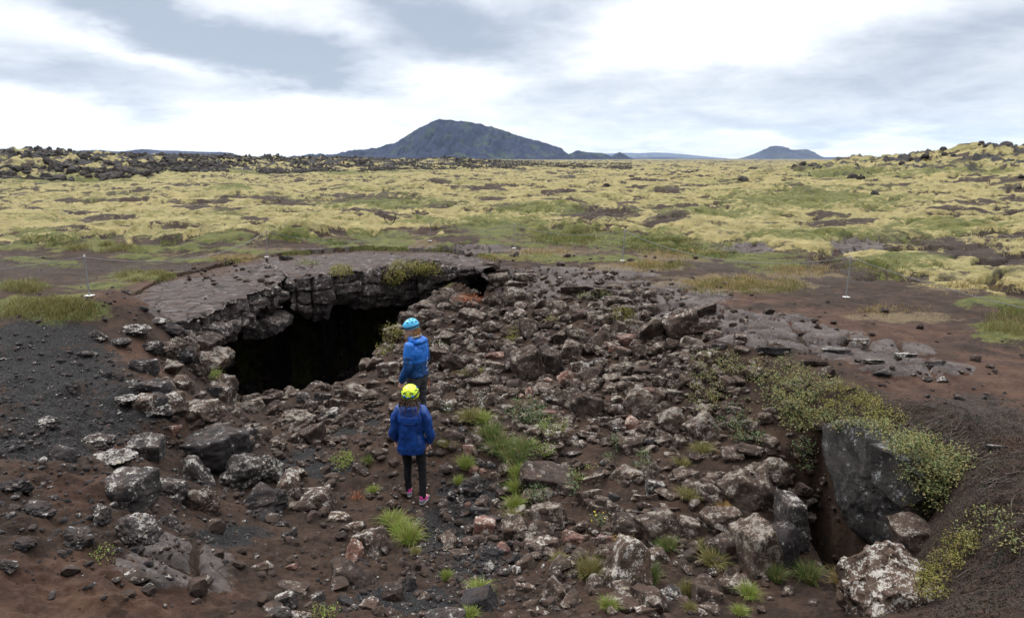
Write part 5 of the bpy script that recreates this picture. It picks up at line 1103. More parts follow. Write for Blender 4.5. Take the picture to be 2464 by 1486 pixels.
shrub('moss_cushion', 'moss', 'thin green cushion on the worn rock above the cave', [(735,634,56,14)], 420, .026, 'willow', 33, .12, .10, 20, None, g)
shrub('moss_cushion', 'moss', 'yellow moss patch among the cracked rim stones', [(1500,755,50,22),(1515,768,40,16)], 520, .018, 'crow', 34, .08, .12, 24, None, g)
shrub('moss_cushion', 'moss', 'green tuft on the cracked pavement of the rim', [(1440,710,60,16),(1395,715,40,12)], 420, .020, 'willow', 35, .10, .10, 24, None, g)
shrub('moss_cushion', 'moss', 'yellow moss between stones high in the rubble slope', [(1235,805,34,30),(1330,775,30,20)], 420, .018, 'crow', 36, .10, .12, 24, None, g)
shrub('moss_cushion', 'moss', 'dim green growth on the slope inside the cave mouth', [(945,800,40,70),(925,830,40,50)], 900, .026, 'crow', 37, .08, .05, 24, None, g)

# meadow grass: blades nobody could count
def meadow(name, kind, boxes, n, seed, hgt, wid, label):
    px, py, r = sample_px(boxes, n, seed, .7); X, Y, Z = hit(px, py); k = (Y > 8) & (Y < 60); X, Y, Z = X[k], Y[k], Z[k]; n = len(X)
    cl = fbm2(X / .8, Y / .8, 3, seed) + .3 * r.normal(size=n); k = cl > -.15; X, Y, Z = X[k], Y[k], Z[k]; n = len(X)
    L = hgt * r.uniform(.4, 1.2, n) * np.clip(.75 + cl[k], .4, 1.4); a = r.uniform(0, 6.28, n); ln = r.normal(0, .45, (n, 2)) * L[:, None]; w = wid * np.maximum(1, Y / 14)
    b = np.stack([X, Y, Z - .02], 1); sd = np.stack([np.cos(a) * w, np.sin(a) * w * .3, 0 * w], 1); tp = b + np.stack([ln[:, 0], ln[:, 1], L], 1); md = b + np.stack([ln[:, 0] * .35, ln[:, 1] * .35, L * .6], 1)
    V = np.stack([b - sd, b + sd, md + sd * .7, tp, md - sd * .7], 1).reshape(-1, 3); i = np.arange(n) * 5
    me = mesh_np(name, V, np.stack([i, i + 1, i + 2, i + 4], 1), np.stack([i + 4, i + 2, i + 3], 1)); o = link(name, me, GREEN[kind]); tag(o, label, kind='stuff')
meadow('dry_grass', 'dry', [(1780,680,170,22,3),(1560,636,80,14,1.2),(1320,606,90,8,.5),(560,620,80,14,1),(2150,745,120,12,.5),(1930,650,120,20,.8),(1250,618,140,12,.6),(2330,690,160,30,1),(1640,610,140,16,1)], 12000, 41, .10, .008, 'dry straw coloured grass beside the red track')
meadow('meadow_grass', 'olive', [(1790,690,200,26,3),(110,745,170,40,3),(350,665,90,18,1.4),(1600,640,90,16,1),(60,690,80,22,1),(2430,780,100,50,1.2),(1360,575,120,26,1.5),(1600,590,130,30,1.5),(240,595,130,16,1),(2050,640,300,30,1)], 26000, 42, .11, .007, 'olive green meadow grass around the hollow')
meadow('green_grass', 'deep', [(1360,573,110,20,2),(1560,585,110,22,2),(700,571,60,12,1),(800,583,45,10,.6),(120,750,160,30,1),(1720,610,100,16,1),(2430,745,70,20,.5),(1640,600,60,16,.8),(90,573,60,14,.6)], 12000, 43, .08, .009, 'short green growth on the plain beyond the rope')
# dead twigs and roots on the rim
def twigs():
    r = np.random.default_rng(55); n = 300; px = r.normal(2190, 90, n); py = 1010 + (px - 2080) * .42 + r.normal(0, 34, n)
    px = np.concatenate([px, r.uniform(2150, 2460, 30), r.uniform(1000, 1900, 60)]); py = np.concatenate([py, r.uniform(1080, 1400, 30), r.uniform(1000, 1450, 60)])
    X, Y, Z = hit(px, py); P = []; Rd = []
    for x, y, z in zip(X, Y, Z):
        a = r.normal(-.5, .6); L = r.uniform(.05, .22); m = 5; t = np.linspace(0, 1, m); q = np.stack([x + np.cos(a) * L * t + r.normal(0, .012, m), y + np.sin(a) * L * t + r.normal(0, .012, m), 0 * t], 1)
        q[:, 2] = gz(q[:, 0], q[:, 1]) + .012 + .03 * np.sin(t * 3) * r.uniform(0, 1); P.append(q); Rd.append(np.linspace(.0042, .0015, m) * r.uniform(.6, 1.3))
    V, Q = tube_mesh(P, Rd, 4); o = link('dead_twigs', mesh_np('dead_twigs', V, Q), M['twig']); tag(o, 'grey dead twigs and roots matted on the crevice rim', kind='stuff')
twigs()
def litter():
    px, py, r = sample_px([(2330,1330,200,200,3),(2200,1010,160,60,1.2),(2400,1080,90,120,1)], 26000, 66, .9); X, Y, Z = hit(px, py)
    V, Q = leaves(np.stack([X, Y, Z + .004 + .012 * r.uniform(0, 1, len(X)) ** 2], 1), .010, r, .2); o = link('heath_litter', mesh_np('heath_litter', V, Q), GREEN['litter']); tag(o, 'dark dead heath litter covering the near bank', kind='stuff')
litter()
# ------------------------------------------------------------------ the two people
def cap(p0, p1, r0, r1, n=14, m=6):
    """tapered capsule"""
    p0 = np.array(p0, float); p1 = np.array(p1, float); ax = p1 - p0; L = np.linalg.norm(ax); ax = ax / (L + 1e-9)
    u = np.cross(ax, [1, 0, 0] if abs(ax[0]) < .8 else [0, 1, 0]); u /= np.linalg.norm(u); w = np.cross(ax, u)
    rows = []
    for k in range(m + 1): a = -math.pi / 2 + k * math.pi / 2 / m; rows.append((r0 * math.sin(a), max(r0 * math.cos(a), 1e-4)))
    for k in range(m + 1): a = k * math.pi / 2 / m; rows.append((L + r1 * math.sin(a), max(r1 * math.cos(a), 1e-4)))
    t = np.arange(n) * 2 * math.pi / n; V = np.concatenate([p0 + ax * h + (np.cos(t)[:, None] * u + np.sin(t)[:, None] * w) * q for h, q in rows])
    i = np.arange(len(rows) * n).reshape(len(rows), n); j = np.roll(i, -1, 1)
    return V, np.stack([i[:-1], j[:-1], j[1:], i[1:]], -1).reshape(-1, 4)
def ello(c, r, rz=0.0, rx=0.0, n=20):
    V, Q = cap((0, 0, 0), (0, 0, 0.0001), 1, 1, n, 8); V = V * np.array(r)
    Mx = np.array(Matrix.Rotation(rz, 3, 'Z') @ Matrix.Rotation(rx, 3, 'X')); return V @ Mx.T + np.array(c), Q
def loft(rings, n=32, e=2.3):
    """closed body from rings (z, cx, cy, rx, ry)"""
    t = np.arange(n) * 2 * math.pi / n; ct, st = np.cos(t), np.sin(t); sx = np.sign(ct) * np.abs(ct) ** (2 / e); sy = np.sign(st) * np.abs(st) ** (2 / e)
    R_ = np.array(rings, float); zz = np.linspace(0, len(R_) - 1, (len(R_) - 1) * 4 + 1); R2 = np.stack([np.interp(zz, np.arange(len(R_)), R_[:, k]) for k in range(5)], 1)
    V = [np.stack([q[1] + q[3] * sx, q[2] + q[4] * sy, 0 * t + q[0]], 1) for q in R2]
    nr = len(V); V = np.concatenate(V + [np.array([[R2[0, 1], R2[0, 2], R2[0, 0]], [R2[-1, 1], R2[-1, 2], R2[-1, 0]]])])
    i = np.arange(nr * n).reshape(nr, n); j = np.roll(i, -1, 1); Q = np.stack([i[:-1], j[:-1], j[1:], i[1:]], -1).reshape(-1, 4)
    T = np.concatenate([np.stack([j[0], i[0], np.full(n, nr * n)], 1), np.stack([i[-1], j[-1], np.full(n, nr * n + 1)], 1)])
    return V, Q, T
def limb(pts, rad):
    return [cap(pts[i], pts[i + 1], rad[i], rad[i + 1]) for i in range(len(pts) - 1)]
def blob(name, prims, voxel=.008, smooth=3, fold=0.0, fs=(9, 9, 9), seed=1, fold2=None):
    """one continuous skin grown over overlapping shapes"""
    V, Q, T, off = [], [], [], 0
    for p in prims:
        V.append(p[0]); Q.append(p[1] + off)
        if len(p) > 2: T.append(p[2] + off)
        off += len(p[0])
    me = mesh_np('tmp', np.concatenate(V), np.concatenate(Q), np.concatenate(T) if T else None)
    o = bpy.data.objects.new('tmp', me); col.objects.link(o)
    m = o.modifiers.new('r', 'REMESH'); m.mode = 'VOXEL'; m.voxel_size = voxel; m.use_smooth_shade = True
    m = o.modifiers.new('s', 'SMOOTH'); m.iterations = smooth; m.factor = .5
    dg = bpy.context.evaluated_depsgraph_get(); dg.update(); out = bpy.data.meshes.new_from_object(o.evaluated_get(dg)); out.name = name
    bpy.data.objects.remove(o); bpy.data.meshes.remove(me)
    if fold:
        n = len(out.vertices); c = np.empty(n * 3, np.float32); out.vertices.foreach_get('co', c); c = c.reshape(-1, 3).astype(float)
        nm = np.empty(n * 3, np.float32); out.vertices.foreach_get('normal', nm); nm = nm.reshape(-1, 3)
        d = fbm3(c * np.array(fs) + 3.3 * seed, 3, seed); d = np.sign(d) * np.abs(d) ** 1.2 * fold
        c = c + nm * d[:, None]; out.vertices.foreach_set('co', c.astype(np.float32).ravel()); out.update()
    out.polygons.foreach_set('use_smooth', np.ones(len(out.polygons), bool))
    return out
def shell(rx, ry, rz, z0=-.25, n=64, m=28, squash=1.0):
    """helmet shell: the upper part of an egg"""
    V = []; a0 = math.asin(max(-1, z0)); t = np.arange(n) * 2 * math.pi / n
    for k in range(m + 1):
        a = a0 + (math.pi / 2 - a0) * k / m; c = math.cos(a); V.append(np.stack([rx * c * np.cos(t), ry * c * np.sin(t) * (1 + .04 * np.sin(t)), rz * np.sin(a) + 0 * t], 1))
    V = np.concatenate(V); i = np.arange((m + 1) * n).reshape(m + 1, n); j = np.roll(i, -1, 1); return V, np.stack([i[:-1], j[:-1], j[1:], i[1:]], -1).reshape(-1, 4)
def thick(me, d):
    return me
def on_shell(rx, ry, rz, az, el, push=1.0):
    c = math.cos(el); return np.array([rx * c * math.sin(az), ry * c * math.cos(az), rz * math.sin(el)]) * push
def strip_on(rx, ry, rz, pts, width, push, m=24):
    """a band lying on the helmet along (azimuth, elevation) points"""
    P = np.array(pts, float); t = np.linspace(0, 1, len(P)); tt = np.linspace(0, 1, m); az = np.interp(tt, t, P[:, 0]); el = np.interp(tt, t, P[:, 1])
    C = np.array([on_shell(rx, ry, rz, a, e, push) for a, e in zip(az, el)]); T = np.gradient(C, axis=0); T /= np.linalg.norm(T, axis=1)[:, None]
    N = C / np.array([rx * rx, ry * ry, rz * rz]); N /= np.linalg.norm(N, axis=1)[:, None]; B = np.cross(T, N); h = width / 2
    pr = [(-h, 0), (-h * .8, .005), (h * .8, .005), (h, 0), (h * .8, -.004), (-h * .8, -.004)]
    V = np.concatenate([C + B * a + N * b for a, b in pr]).reshape(6, m, 3).transpose(1, 0, 2).reshape(-1, 3)
    i = np.arange(m * 6).reshape(m, 6); j = np.roll(i, -1, 1); return V, np.stack([i[:-1], j[:-1], j[1:], i[1:]], -1).reshape(-1, 4)
def hand(wrist, d, side, curl=.5, s=1.0):
    """palm, four fingers of different length bent at the knuckles, and a thumb"""
    d = np.array(d, float); d /= np.linalg.norm(d); side = np.array(side, float); side -= d * (side @ d); side /= np.linalg.norm(side); pn = np.cross(d, side); w = np.array(wrist, float); out = []
    palm = w + d * .085 * s
    out += [cap(w, w + d * .03 * s, .022 * s, .024 * s)]
    for k in range(4):
        o = (k - 1.5) * .0195 * s; out.append(cap(w + d * .025 * s + side * o * .7, palm + side * o, .0125 * s, .0115 * s))
    for k, L in enumerate((.066, .078, .072, .055)):
        o = (k - 1.5) * .021 * s; b = palm + side * o; a1, a2 = curl * .8, curl * 1.9
        m1 = b + (d * math.cos(a1) + pn * math.sin(a1)) * L * .48 * s; m2 = m1 + (d * math.cos(a2) + pn * math.sin(a2)) * L * .3 * s; m3 = m2 + (d * math.cos(a2 * 1.4) + pn * math.sin(a2 * 1.4)) * L * .24 * s
        out += [cap(b, m1, .0098 * s, .009 * s), cap(m1, m2, .009 * s, .0082 * s), cap(m2, m3, .0082 * s, .007 * s)]
    b = w + d * .03 * s - side * .022 * s; m1 = b + (d * .6 - side * .65 + pn * .35) * .042 * s; m2 = m1 + (d * .95 - side * .1 + pn * .35) * .036 * s
    out += [cap(b, m1, .013 * s, .0108 * s), cap(m1, m2, .0105 * s, .0085 * s)]
    return out
M['skin'] = plain_material('skin', (.56, .33, .25), .08, .55, 40, .35)
M['navy'] = plain_material('royal_blue_shell', (.003, .040, .20), .22, .42, 14, .45, .25)
M['navyyoke'] = plain_material('royal_blue_yoke', (.006, .052, .26), .18, .42, 14, .45, .25)
M['black'] = plain_material('black_leggings', (.009, .009, .011), .3, .8, 40, .2, .3)
M['blue'] = plain_material('bright_blue_shell', (.008, .115, .44), .16, .5, 20, .4, .2)
M['teal'] = plain_material('deep_blue_shell', (.005, .048, .16), .2, .5, 20, .4, .2)
M['grey'] = plain_material('grey_trousers', (.045, .044, .048), .3, .85, 40, .2, .3)
M['yhelm'] = plain_material('lime_helmet', (.62, .82, .03), .03, .3, 8, .5)
M['bhelm'] = plain_material('sky_blue_helmet', (.07, .43, .72), .03, .3, 8, .5)
M['dark'] = plain_material('dark_webbing', (.02, .021, .025), .2, .7, 60)
M['clip'] = plain_material('blue_clip', (.01, .16, .50), .1, .4, 20)
M['hair'] = plain_material('brown_hair', (.075, .042, .026), .5, .55, 70, .5, .6)
M['blond'] = plain_material('blond_hair', (.36, .20, .085), .45, .5, 70, .5, .6)
M['pink'] = plain_material('pink_shoe', (.52, .055, .26), .2, .7, 30)
M['sole'] = plain_material('pale_sole', (.50, .50, .52), .1, .7, 30)
M['shoegrey'] = plain_material('shoe_grey', (.12, .12, .14), .2, .7, 30)
M['orange'] = plain_material('orange_zip', (.65, .14, .02), .1, .6, 30)
M['white'] = plain_material('pale_print', (.62, .66, .72), .05, .7, 30)
M['boot'] = plain_material('brown_boot', (.05, .036, .028), .3, .8, 30)
M['cream'] = plain_material('grey_lining', (.30, .29, .28), .1, .8, 30)
M['eye'] = plain_material('dark_eye', (.02, .02, .022), .05, .2, 30, .6)
def joined(*ps):
    V, Q, off = [], [], 0
    for v, q in ps: V.append(v); Q.append(q + off); off += len(v)
    return np.concatenate(V), np.concatenate(Q)
def hair_strands(C, n, r, L, base_r, spread, wave=.012, down=1.0):
    """locks hanging from the points C"""
    P, Rd = [], []
    for k in range(n):
        c = C[r.integers(0, len(C))] + r.normal(0, base_r, 3); l = L * r.uniform(.7, 1.1); m = 9; t = np.linspace(0, 1, m); ph = r.uniform(0, 6.28); o = r.normal(0, spread, 2)
        P.append(np.stack([c[0] + o[0] * t + wave * np.sin(t * 7 + ph), c[1] + o[1] * t + wave * np.cos(t * 6 + ph), c[2] - l * t * down], 1)); Rd.append(.0085 * (1 - t * .75))
    return tube_mesh(P, Rd, 5)
def head_prims(c, yaw, nod=.0, s=1.0):
    """head looking along yaw (0 = +Y) with nose, brow, chin and ears"""
    c = np.array(c, float); f = np.array([-math.sin(yaw) * math.cos(nod), math.cos(yaw) * math.cos(nod), -math.sin(nod)]); rt = np.array([math.cos(yaw), math.sin(yaw), 0]); up = np.cross(rt, f)
    P = lambda a, b, d: c + rt * a * s + f * b * s + up * d * s
    return [ello(c + up * .03, (.074, .092, .09), yaw), ello(P(0, .02, -.04), (.060, .074, .078), yaw), cap(P(0, .062, -.092), P(0, .05, -.10), .024, .028), cap(P(0, .088, .005), P(0, .112, -.034), .010, .0135),
            cap(P(-.03, .079, .020), P(.03, .079, .020), .011, .011), cap(P(-.016, .083, -.062), P(.016, .083, -.062), .0085, .0085), cap(P(-.014, .081, -.076), P(.014, .081, -.076), .009, .009),
            cap(P(-.045, .055, -.025), P(-.03, .06, -.06), .022, .02), cap(P(.045, .055, -.025), P(.03, .06, -.06), .022, .02),
            cap(P(-.078, -.005, .008), P(-.076, .0, -.03), .012, .008), cap(P(.078, -.005, .008), P(.076, .0, -.03), .012, .008)], P
def emp_part(root): return root

def shoe(name, root, at, yaw, mat, L=.27):
    V, Q, T = loft([(0, 0, .035, .036, .118), (.012, 0, .035, .042, .132), (.03, 0, .035, .043, .134)], 32, 2.6); c, s_ = math.cos(yaw), math.sin(yaw)
    Rz = np.array([[c, -s_, 0], [s_, c, 0], [0, 0, 1]])
    up = [loft([(.022, 0, .035, .040, .128), (.05, 0, .028, .040, .112), (.075, 0, -.002, .038, .076), (.10, 0, -.03, .036, .046), (.125, 0, -.036, .034, .040)], 28, 2.4)]
    up = [(v @ Rz.T + np.array(at), *r_) for v, *r_ in up]
    sh = link('shoe', blob('shoe', up, .006, 3), mat, root)
    link('sole', mesh_np('sole', V @ Rz.T + np.array(at), Q, T), M['sole'], sh)
    return sh, Rz

# --- woman with the yellow helmet, seen from behind
def woman():
    x, y, z = (float(q[0]) for q in hit(995, 1196)); z += .015
    root = empty('person', (x, y, z), R(-3)); root.scale = (.955, .955, .955); tag(root, 'person from behind in royal blue jacket, black leggings, pink shoes and yellow helmet', 'person')
    la, ra = (-.075, .06, .0), (.165, -.10, -.03)
    hl, hr = (-.085, .01, .86), (.095, .01, .86); kl, kr = (-.075, .05, .48), (.145, -.03, .47); al, ar = (la[0], la[1] - .03, .10), (ra[0], ra[1] - .03, .08)
    hc = (.0, .04, 1.535)
    hp, P = head_prims(hc, R(-3), .25)
    sl = [(-.160, .0, 1.33), (-.225, -.02, 1.07), (-.240, .04, .845)]; sr = [(.165, .0, 1.33), (.238, -.02, 1.07), (.248, .04, .85)]
    body = hp + [cap((0, .0, 1.34), (0, .03, 1.50), .055, .052), *limb([(0, 0, .92), (0, 0, 1.12), (0, 0, 1.3)], [.10, .105, .12])] + limb([hl, kl, al], [.07, .045, .034]) + limb([hr, kr, ar], [.07, .045, .034])
    body += limb(sl, [.05, .04, .026]) + limb(sr, [.05, .04, .026]) + hand(sl[2], (-.02, .12, -1), (0, 1, 0), .5, .95) + hand(sr[2], (.02, .12, -1), (0, 1, 0), -.5, .95)
    body += [cap((la[0], la[1] - .03, .08), (la[0], la[1] + .10, .04), .032, .028), cap((ra[0], ra[1] - .03, .06), (ra[0] + .02, ra[1] + .10, .02), .032, .028)]
    link('body', blob('body', body, .0065, 2), M['skin'], root)
    # leggings
    link('leggings', blob('leggings', limb([hl, (-.083, .03, .66), kl, (-.083, .035, .33), al], [.098, .076, .06, .057, .045]) + limb([hr, (.125, -.0, .66), kr, (.155, -.06, .32), ar], [.098, .076, .06, .057, .045]) + [ello((0, 0, .88), (.165, .12, .12))], .008, 3, .006, (14, 14, 26), 5), M['black'], root)
    # jacket: wide hem, full sleeves
    body = [loft([(.70, .0, .0, .185, .140), (.78, .0, .0, .202, .152), (.93, .0, .0, .182, .138), (1.10, .0, -.005, .172, .128), (1.24, .0, -.01, .182, .128), (1.34, .0, -.008, .165, .108), (1.41, .0, .0, .10, .085), (1.45, .0, .012, .075, .075)], 40, 2.5)]
    body += limb([sl[0], (-.222, -.01, 1.2), sl[1], (-.262, .01, .95), (sl[2][0], sl[2][1], sl[2][2] + .015)], [.078, .074, .066, .06, .048]) + limb([sr[0], (.232, -.01, 1.2), sr[1], (.275, .01, .95), (sr[2][0], sr[2][1], sr[2][2] + .015)], [.078, .074, .066, .06, .048])
    jk = link('jacket', blob('jacket', body, .0085, 4, .026, (9, 9, 4.5), 3), M['navy'], root)
    # yoke over the shoulders, back seam flap, hood, hem
    yk = [loft([(1.19, .0, -.012, .183, .138), (1.26, .0, -.012, .187, .135), (1.345, .0, -.008, .171, .114), (1.42, .0, .0, .104, .09)], 40, 2.5)]
    link('yoke', blob('yoke', yk, .008, 3, .006, (7, 7, 12), 8), M['navyyoke'], jk)
    hd = [ello((0, -.07, 1.375), (.13, .075, .065), 0, -.3), ello((0, -.095, 1.31), (.115, .045, .085), 0, -.15), ello((0, -.1, 1.25), (.07, .035, .06), 0, -.1), cap((-.11, .0, 1.40), (.11, .0, 1.40), .045, .045)]
    link('hood', blob('hood', hd, .007, 8, .016, (12, 9, 16), 12), M['navyyoke'], jk)
    V, Q = tube_mesh([np.array([[.198 * math.cos(a), .151 * math.sin(a), 1.185 + .004 * math.sin(5 * a)] for a in np.linspace(math.pi * 1.06, math.pi * 1.94, 24)])], [.005], 6); link('seam', mesh_np('seam', V, Q), M['navyyoke'], jk)
    # hair: loose and long, spread on the hood
    r = np.random.default_rng(4); C = np.array([[.085 * math.sin(a), .035 - .092 * math.cos(a), 1.56] for a in np.linspace(-1.5, 1.5, 24)])
    V, Q = hair_strands(C, 420, r, .27, .016, .055, .016); cpv, cpq = ello((0, -.01, 1.49), (.095, .092, .11)); V, Q = joined((V, Q), (cpv, cpq)); link('hair', mesh_np('hair', V, Q), M['hair'], root)
    # helmet
    hm = empty('helmet', (0.0, .03, 1.562)); hm.parent = root; hm.rotation_euler = (R(-10), 0, R(-2))
    a, b, c = .126, .146, .14
    V, Q = shell(a, b, c, -.42); me = mesh_np('shell', V, Q); so = link('shell', me, M['yhelm'], hm)
    V, Q = strip_on(a, b, c, [(R(180 - 95), R(22)), (R(180 - 62), R(6)), (R(180 - 40), R(-12)), (R(180), R(-16)), (R(180 + 40), R(-10)), (R(180 + 70), R(8)), (R(180 + 95), R(24))], .024, 1.015, 40); link('headlamp_strap', mesh_np('headlamp_strap', V, Q), M['dark'], hm)
    for az, el in ((R(150), R(-7)), (R(205), R(-7)), (R(180), R(-14)), (R(95), R(42))):
        V, Q = strip_on(a, b, c, [(az - .11, el + .02), (az + .11, el)], .036 if abs(az - R(180)) > .1 else .02, 1.03, 6); link('buckle', mesh_np('buckle', V, Q), M['clip'], hm)
    for az, el, w in ((R(158), R(12), .2), (R(202), R(12), .2), (R(120), R(30), .22), (R(240), R(30), .22)):
        V, Q = strip_on(a, b, c, [(az - w, el - .10), (az, el + .03), (az + w, el - .08)], .011, 1.004, 10); link('vent', mesh_np('vent', V, Q), M['dark'], hm)
    V, Q = strip_on(a, b, c, [(R(135), R(14)), (R(160), R(20)), (R(180), R(30)), (R(200), R(20)), (R(225), R(14))], .008, 1.006, 24); link('ridge', mesh_np('ridge', V, Q), M['yhelm'], hm)
    me = blob('headlamp', [cap((-.03, .135, .035), (.03, .135, .035), .026, .026), cap((-.02, .0, .124), (.02, .0, .126), .010, .010)], .006, 2); link('headlamp', me, M['clip'], hm)
    for at, yw, gx in ((la, R(16), -1), (ra, R(-14), 1)):
        sh, Rz = shoe('shoe', root, at, yw, M['pink'])
        pn = [loft([(.03, 0, -.035, .0425, .062), (.07, 0, -.052, .0395, .040)], 24, 2.4), loft([(.028, .012, .10, .034, .066), (.05, .012, .09, .032, .055)], 24, 2.4)]
        pn = [(v @ Rz.T + np.array(at), *q) for v, *q in pn]; link('panel', blob('panel', pn, .006, 2), M['shoegrey'], sh)
    return root
woman()

# --- man with the blue helmet, turned away and looking to the left
def man():
    x, y, z = (float(q[0]) for q in hit(1008, 1040)); z -= .01
    root = empty('person', (x, y, z), R(66)); tag(root, 'person in two tone blue jacket and blue helmet looking left beside the cave mouth', 'person')
    hl, hr = (-.095, 0, .93), (.095, 0, .93); kl, kr = (-.115, .03, .50), (.12, .02, .50); al, ar = (-.125, -.02, .09), (.135, -.03, .09)
    hc = (-.02, .06, 1.70); yaw = R(50); hp, P = head_prims(hc, yaw, .16)
    sl = [(-.19, .0, 1.46), (-.265, -.01, 1.17), (-.285, .10, .93)]; sr = [(.19, .0, 1.46), (.265, -.0, 1.17), (.27, .12, .96)]
    body = hp + [cap((0, .0, 1.47), (-.01, .04, 1.65), .062, .056), *limb([(0, 0, .96), (0, 0, 1.2), (0, 0, 1.42)], [.10, .11, .12])] + limb([hl, kl, al], [.075, .05, .036]) + limb([hr, kr, ar], [.075, .05, .036])
    body += limb(sl, [.055, .044, .028]) + limb(sr, [.055, .044, .028]) + hand(sl[2], (-.02, .22, -1), (0, 1, .1), .75, 1.08) + hand(sr[2], (.02, .22, -1), (0, 1, .1), -.75, 1.08)
    body += [cap((-.125, -.02, .08), (-.13, .12, .04), .035, .03), cap((.135, -.03, .08), (.15, .11, .04), .035, .03)]
    bo = link('body', blob('body', body, .0065, 2), M['skin'], root)
    for s_ in (-1, 1):
        V, Q = ello(P(s_ * .031, .083, .004), (.0095, .0095, .007), yaw); link('eye', mesh_np('eye', V, Q), M['eye'], root)
    bd = [cap(P(0, .070, -.096), P(0, .05, -.104), .026, .028), cap(P(-.05, .03, -.07), P(-.02, .068, -.096), .018, .02), cap(P(.05, .03, -.07), P(.02, .068, -.096), .018, .02), cap(P(-.02, .089, -.05), P(.02, .089, -.05), .007, .007)]
    link('beard', blob('beard', bd, .005, 2), M['blond'], root)
    link('trousers', blob('trousers', limb([hl, (-.108, .02, .72), kl, (-.12, .0, .3), (-.125, -.02, .12)], [.115, .098, .082, .078, .075]) + limb([hr, (.112, .01, .72), kr, (.128, .0, .3), (.135, -.03, .12)], [.115, .098, .082, .078, .075]) + [ello((0, 0, .95), (.175, .13, .14))], .0085, 3, .013, (9, 9, 14), 15), M['grey'], root)
    V, Q = tube_mesh([[(-.208, -.045, .86), (-.214, -.04, .80), (-.21, -.03, .74)]], [.007], 6); link('zip', mesh_np('zip', V, Q), M['orange'], root)
    V, Q = tube_mesh([[(.12, -.128, .86), (.135, -.124, .79), (.14, -.11, .72)]], [.008], 6); link('zip', mesh_np('zip', V, Q), M['orange'], root)
    lo = [loft([(.97, 0, 0, .200, .145), (1.0, 0, 0, .205, .15), (1.08, 0, 0, .198, .14), (1.22, 0, -.005, .205, .142)], 40, 2.5)]
    lo += limb([(sl[1][0] + .02, sl[1][1], sl[1][2] + .12), sl[1], (-.285, .05, 1.04), (sl[2][0], sl[2][1] - .01, sl[2][2] + .02)], [.078, .073, .064, .05]) + limb([(sr[1][0] - .012, sr[1][1], sr[1][2] + .12), sr[1], (.275, .06, 1.05), (sr[2][0], sr[2][1] - .01, sr[2][2] + .02)], [.078, .073, .064, .05])
    jk = link('jacket', blob('jacket', lo, .0085, 3, .012, (7, 7, 10), 13), M['teal'], root)
    up = [loft([(1.20, 0, -.005, .209, .147), (1.32, 0, -.01, .208, .145), (1.43, 0, -.008, .195, .125), (1.51, 0, .0, .12, .095), (1.56, -.005, .012, .08, .08)], 40, 2.5)] + limb([sl[0], (-.230, -.005, 1.31), (-.246, -.01, 1.245)], [.084, .080, .076]) + limb([sr[0], (.230, 0, 1.31), (.246, 0, 1.245)], [.084, .080, .076])
    link('yoke', blob('yoke', up, .0085, 3, .009, (7, 7, 10), 16), M['blue'], jk)
    hd = [ello((-.0, -.07, 1.51), (.135, .08, .065), 0, -.3), ello((0, -.10, 1.45), (.12, .045, .08), 0, -.15), ello((0, -.11, 1.39), (.075, .035, .055), 0, -.1), cap((-.11, .01, 1.54), (.11, .01, 1.54), .05, .05), cap((-.09, .05, 1.56), (.09, .05, 1.56), .04, .04)]
    link('hood', blob('hood', hd, .007, 8, .015, (12, 9, 16), 17), M['blue'], jk)
    V, Q = tube_mesh([np.array([[.112 * math.cos(a), .02 + .09 * math.sin(a), 1.585 - .015 * math.sin(a)] for a in np.linspace(0, 6.28, 28)])], [.012], 6); link('collar', mesh_np('collar', V, Q), M['cream'], jk)
    # pale emblem printed on the back: a branching figure above a short line of lettering
    def back(u, v): return (u, -.150 + .45 * (u - .0) ** 2 * .9, v)
    st = [[(.06, 1.20), (.064, 1.165), (.05, 1.13), (.06, 1.10)], [(.064, 1.165), (.085, 1.15), (.10, 1.165)], [(.06, 1.20), (.045, 1.225), (.05, 1.25)], [(.06, 1.20), (.08, 1.222), (.078, 1.25)], [(.05, 1.13), (.03, 1.12)], [(.08, 1.222), (.095, 1.235)], [(.045, 1.225), (.03, 1.232)]]
    paths = [[back(a, b) for a, b in p] for p in st]
    for k in range(5): u0 = .025 + k * .019; paths += [[back(u0, 1.045), back(u0 + .004, 1.06), back(u0 + .010, 1.046)]]
    V, Q = tube_mesh(paths, [.0036] * len(paths), 5); link('emblem', mesh_np('emblem', V, Q), M['white'], jk)
    r = np.random.default_rng(9)
    C = np.array([P(.07 * math.cos(a), -.02 - .085 * math.sin(a), -.02) for a in np.linspace(-.1, 3.2, 24)]); V, Q = hair_strands(C, 110, r, .16, .01, .02, .008)
    C2 = np.array([P(-.05, -.06 - .01 * k, -.04) for k in range(3)]); V2, Q2 = hair_strands(C2, 60, r, .33, .012, .03, .014)
    C3 = np.array([P(.06, .04, -.05), P(.04, .06, -.08)]); V3, Q3 = hair_strands(C3, 40, r, .30, .010, .02, .012)
    cv, cq = ello(P(0, -.04, .01), (.078, .07, .09), yaw); V, Q = joined((V, Q), (V2, Q2), (V3, Q3), (cv, cq)); link('hair', mesh_np('hair', V, Q), M['blond'], root)
    hm = empty('helmet', tuple(P(0, -.005, .05))); hm.parent = root; hm.rotation_euler = (R(-7), 0, yaw)
    a, b, c = .108, .132, .118
    V, Q = shell(a, b, c, -.22); link('shell', mesh_np('shell', V, Q), M['bhelm'], hm)
    V, Q = strip_on(a, b, c, [(k, R(2) - .10 * math.cos(k)) for k in np.linspace(0, 6.283, 40)], .022, 1.02, 60); link('headlamp_strap', mesh_np('headlamp_strap', V, Q), M['dark'], hm)
    link('headlamp', blob('headlamp', [cap((-.028, .142, .002), (.028, .142, .002), .024, .024), cap((0, .15, .0), (0, .168, .0), .017, .015)], .006, 2), M['dark'], hm)
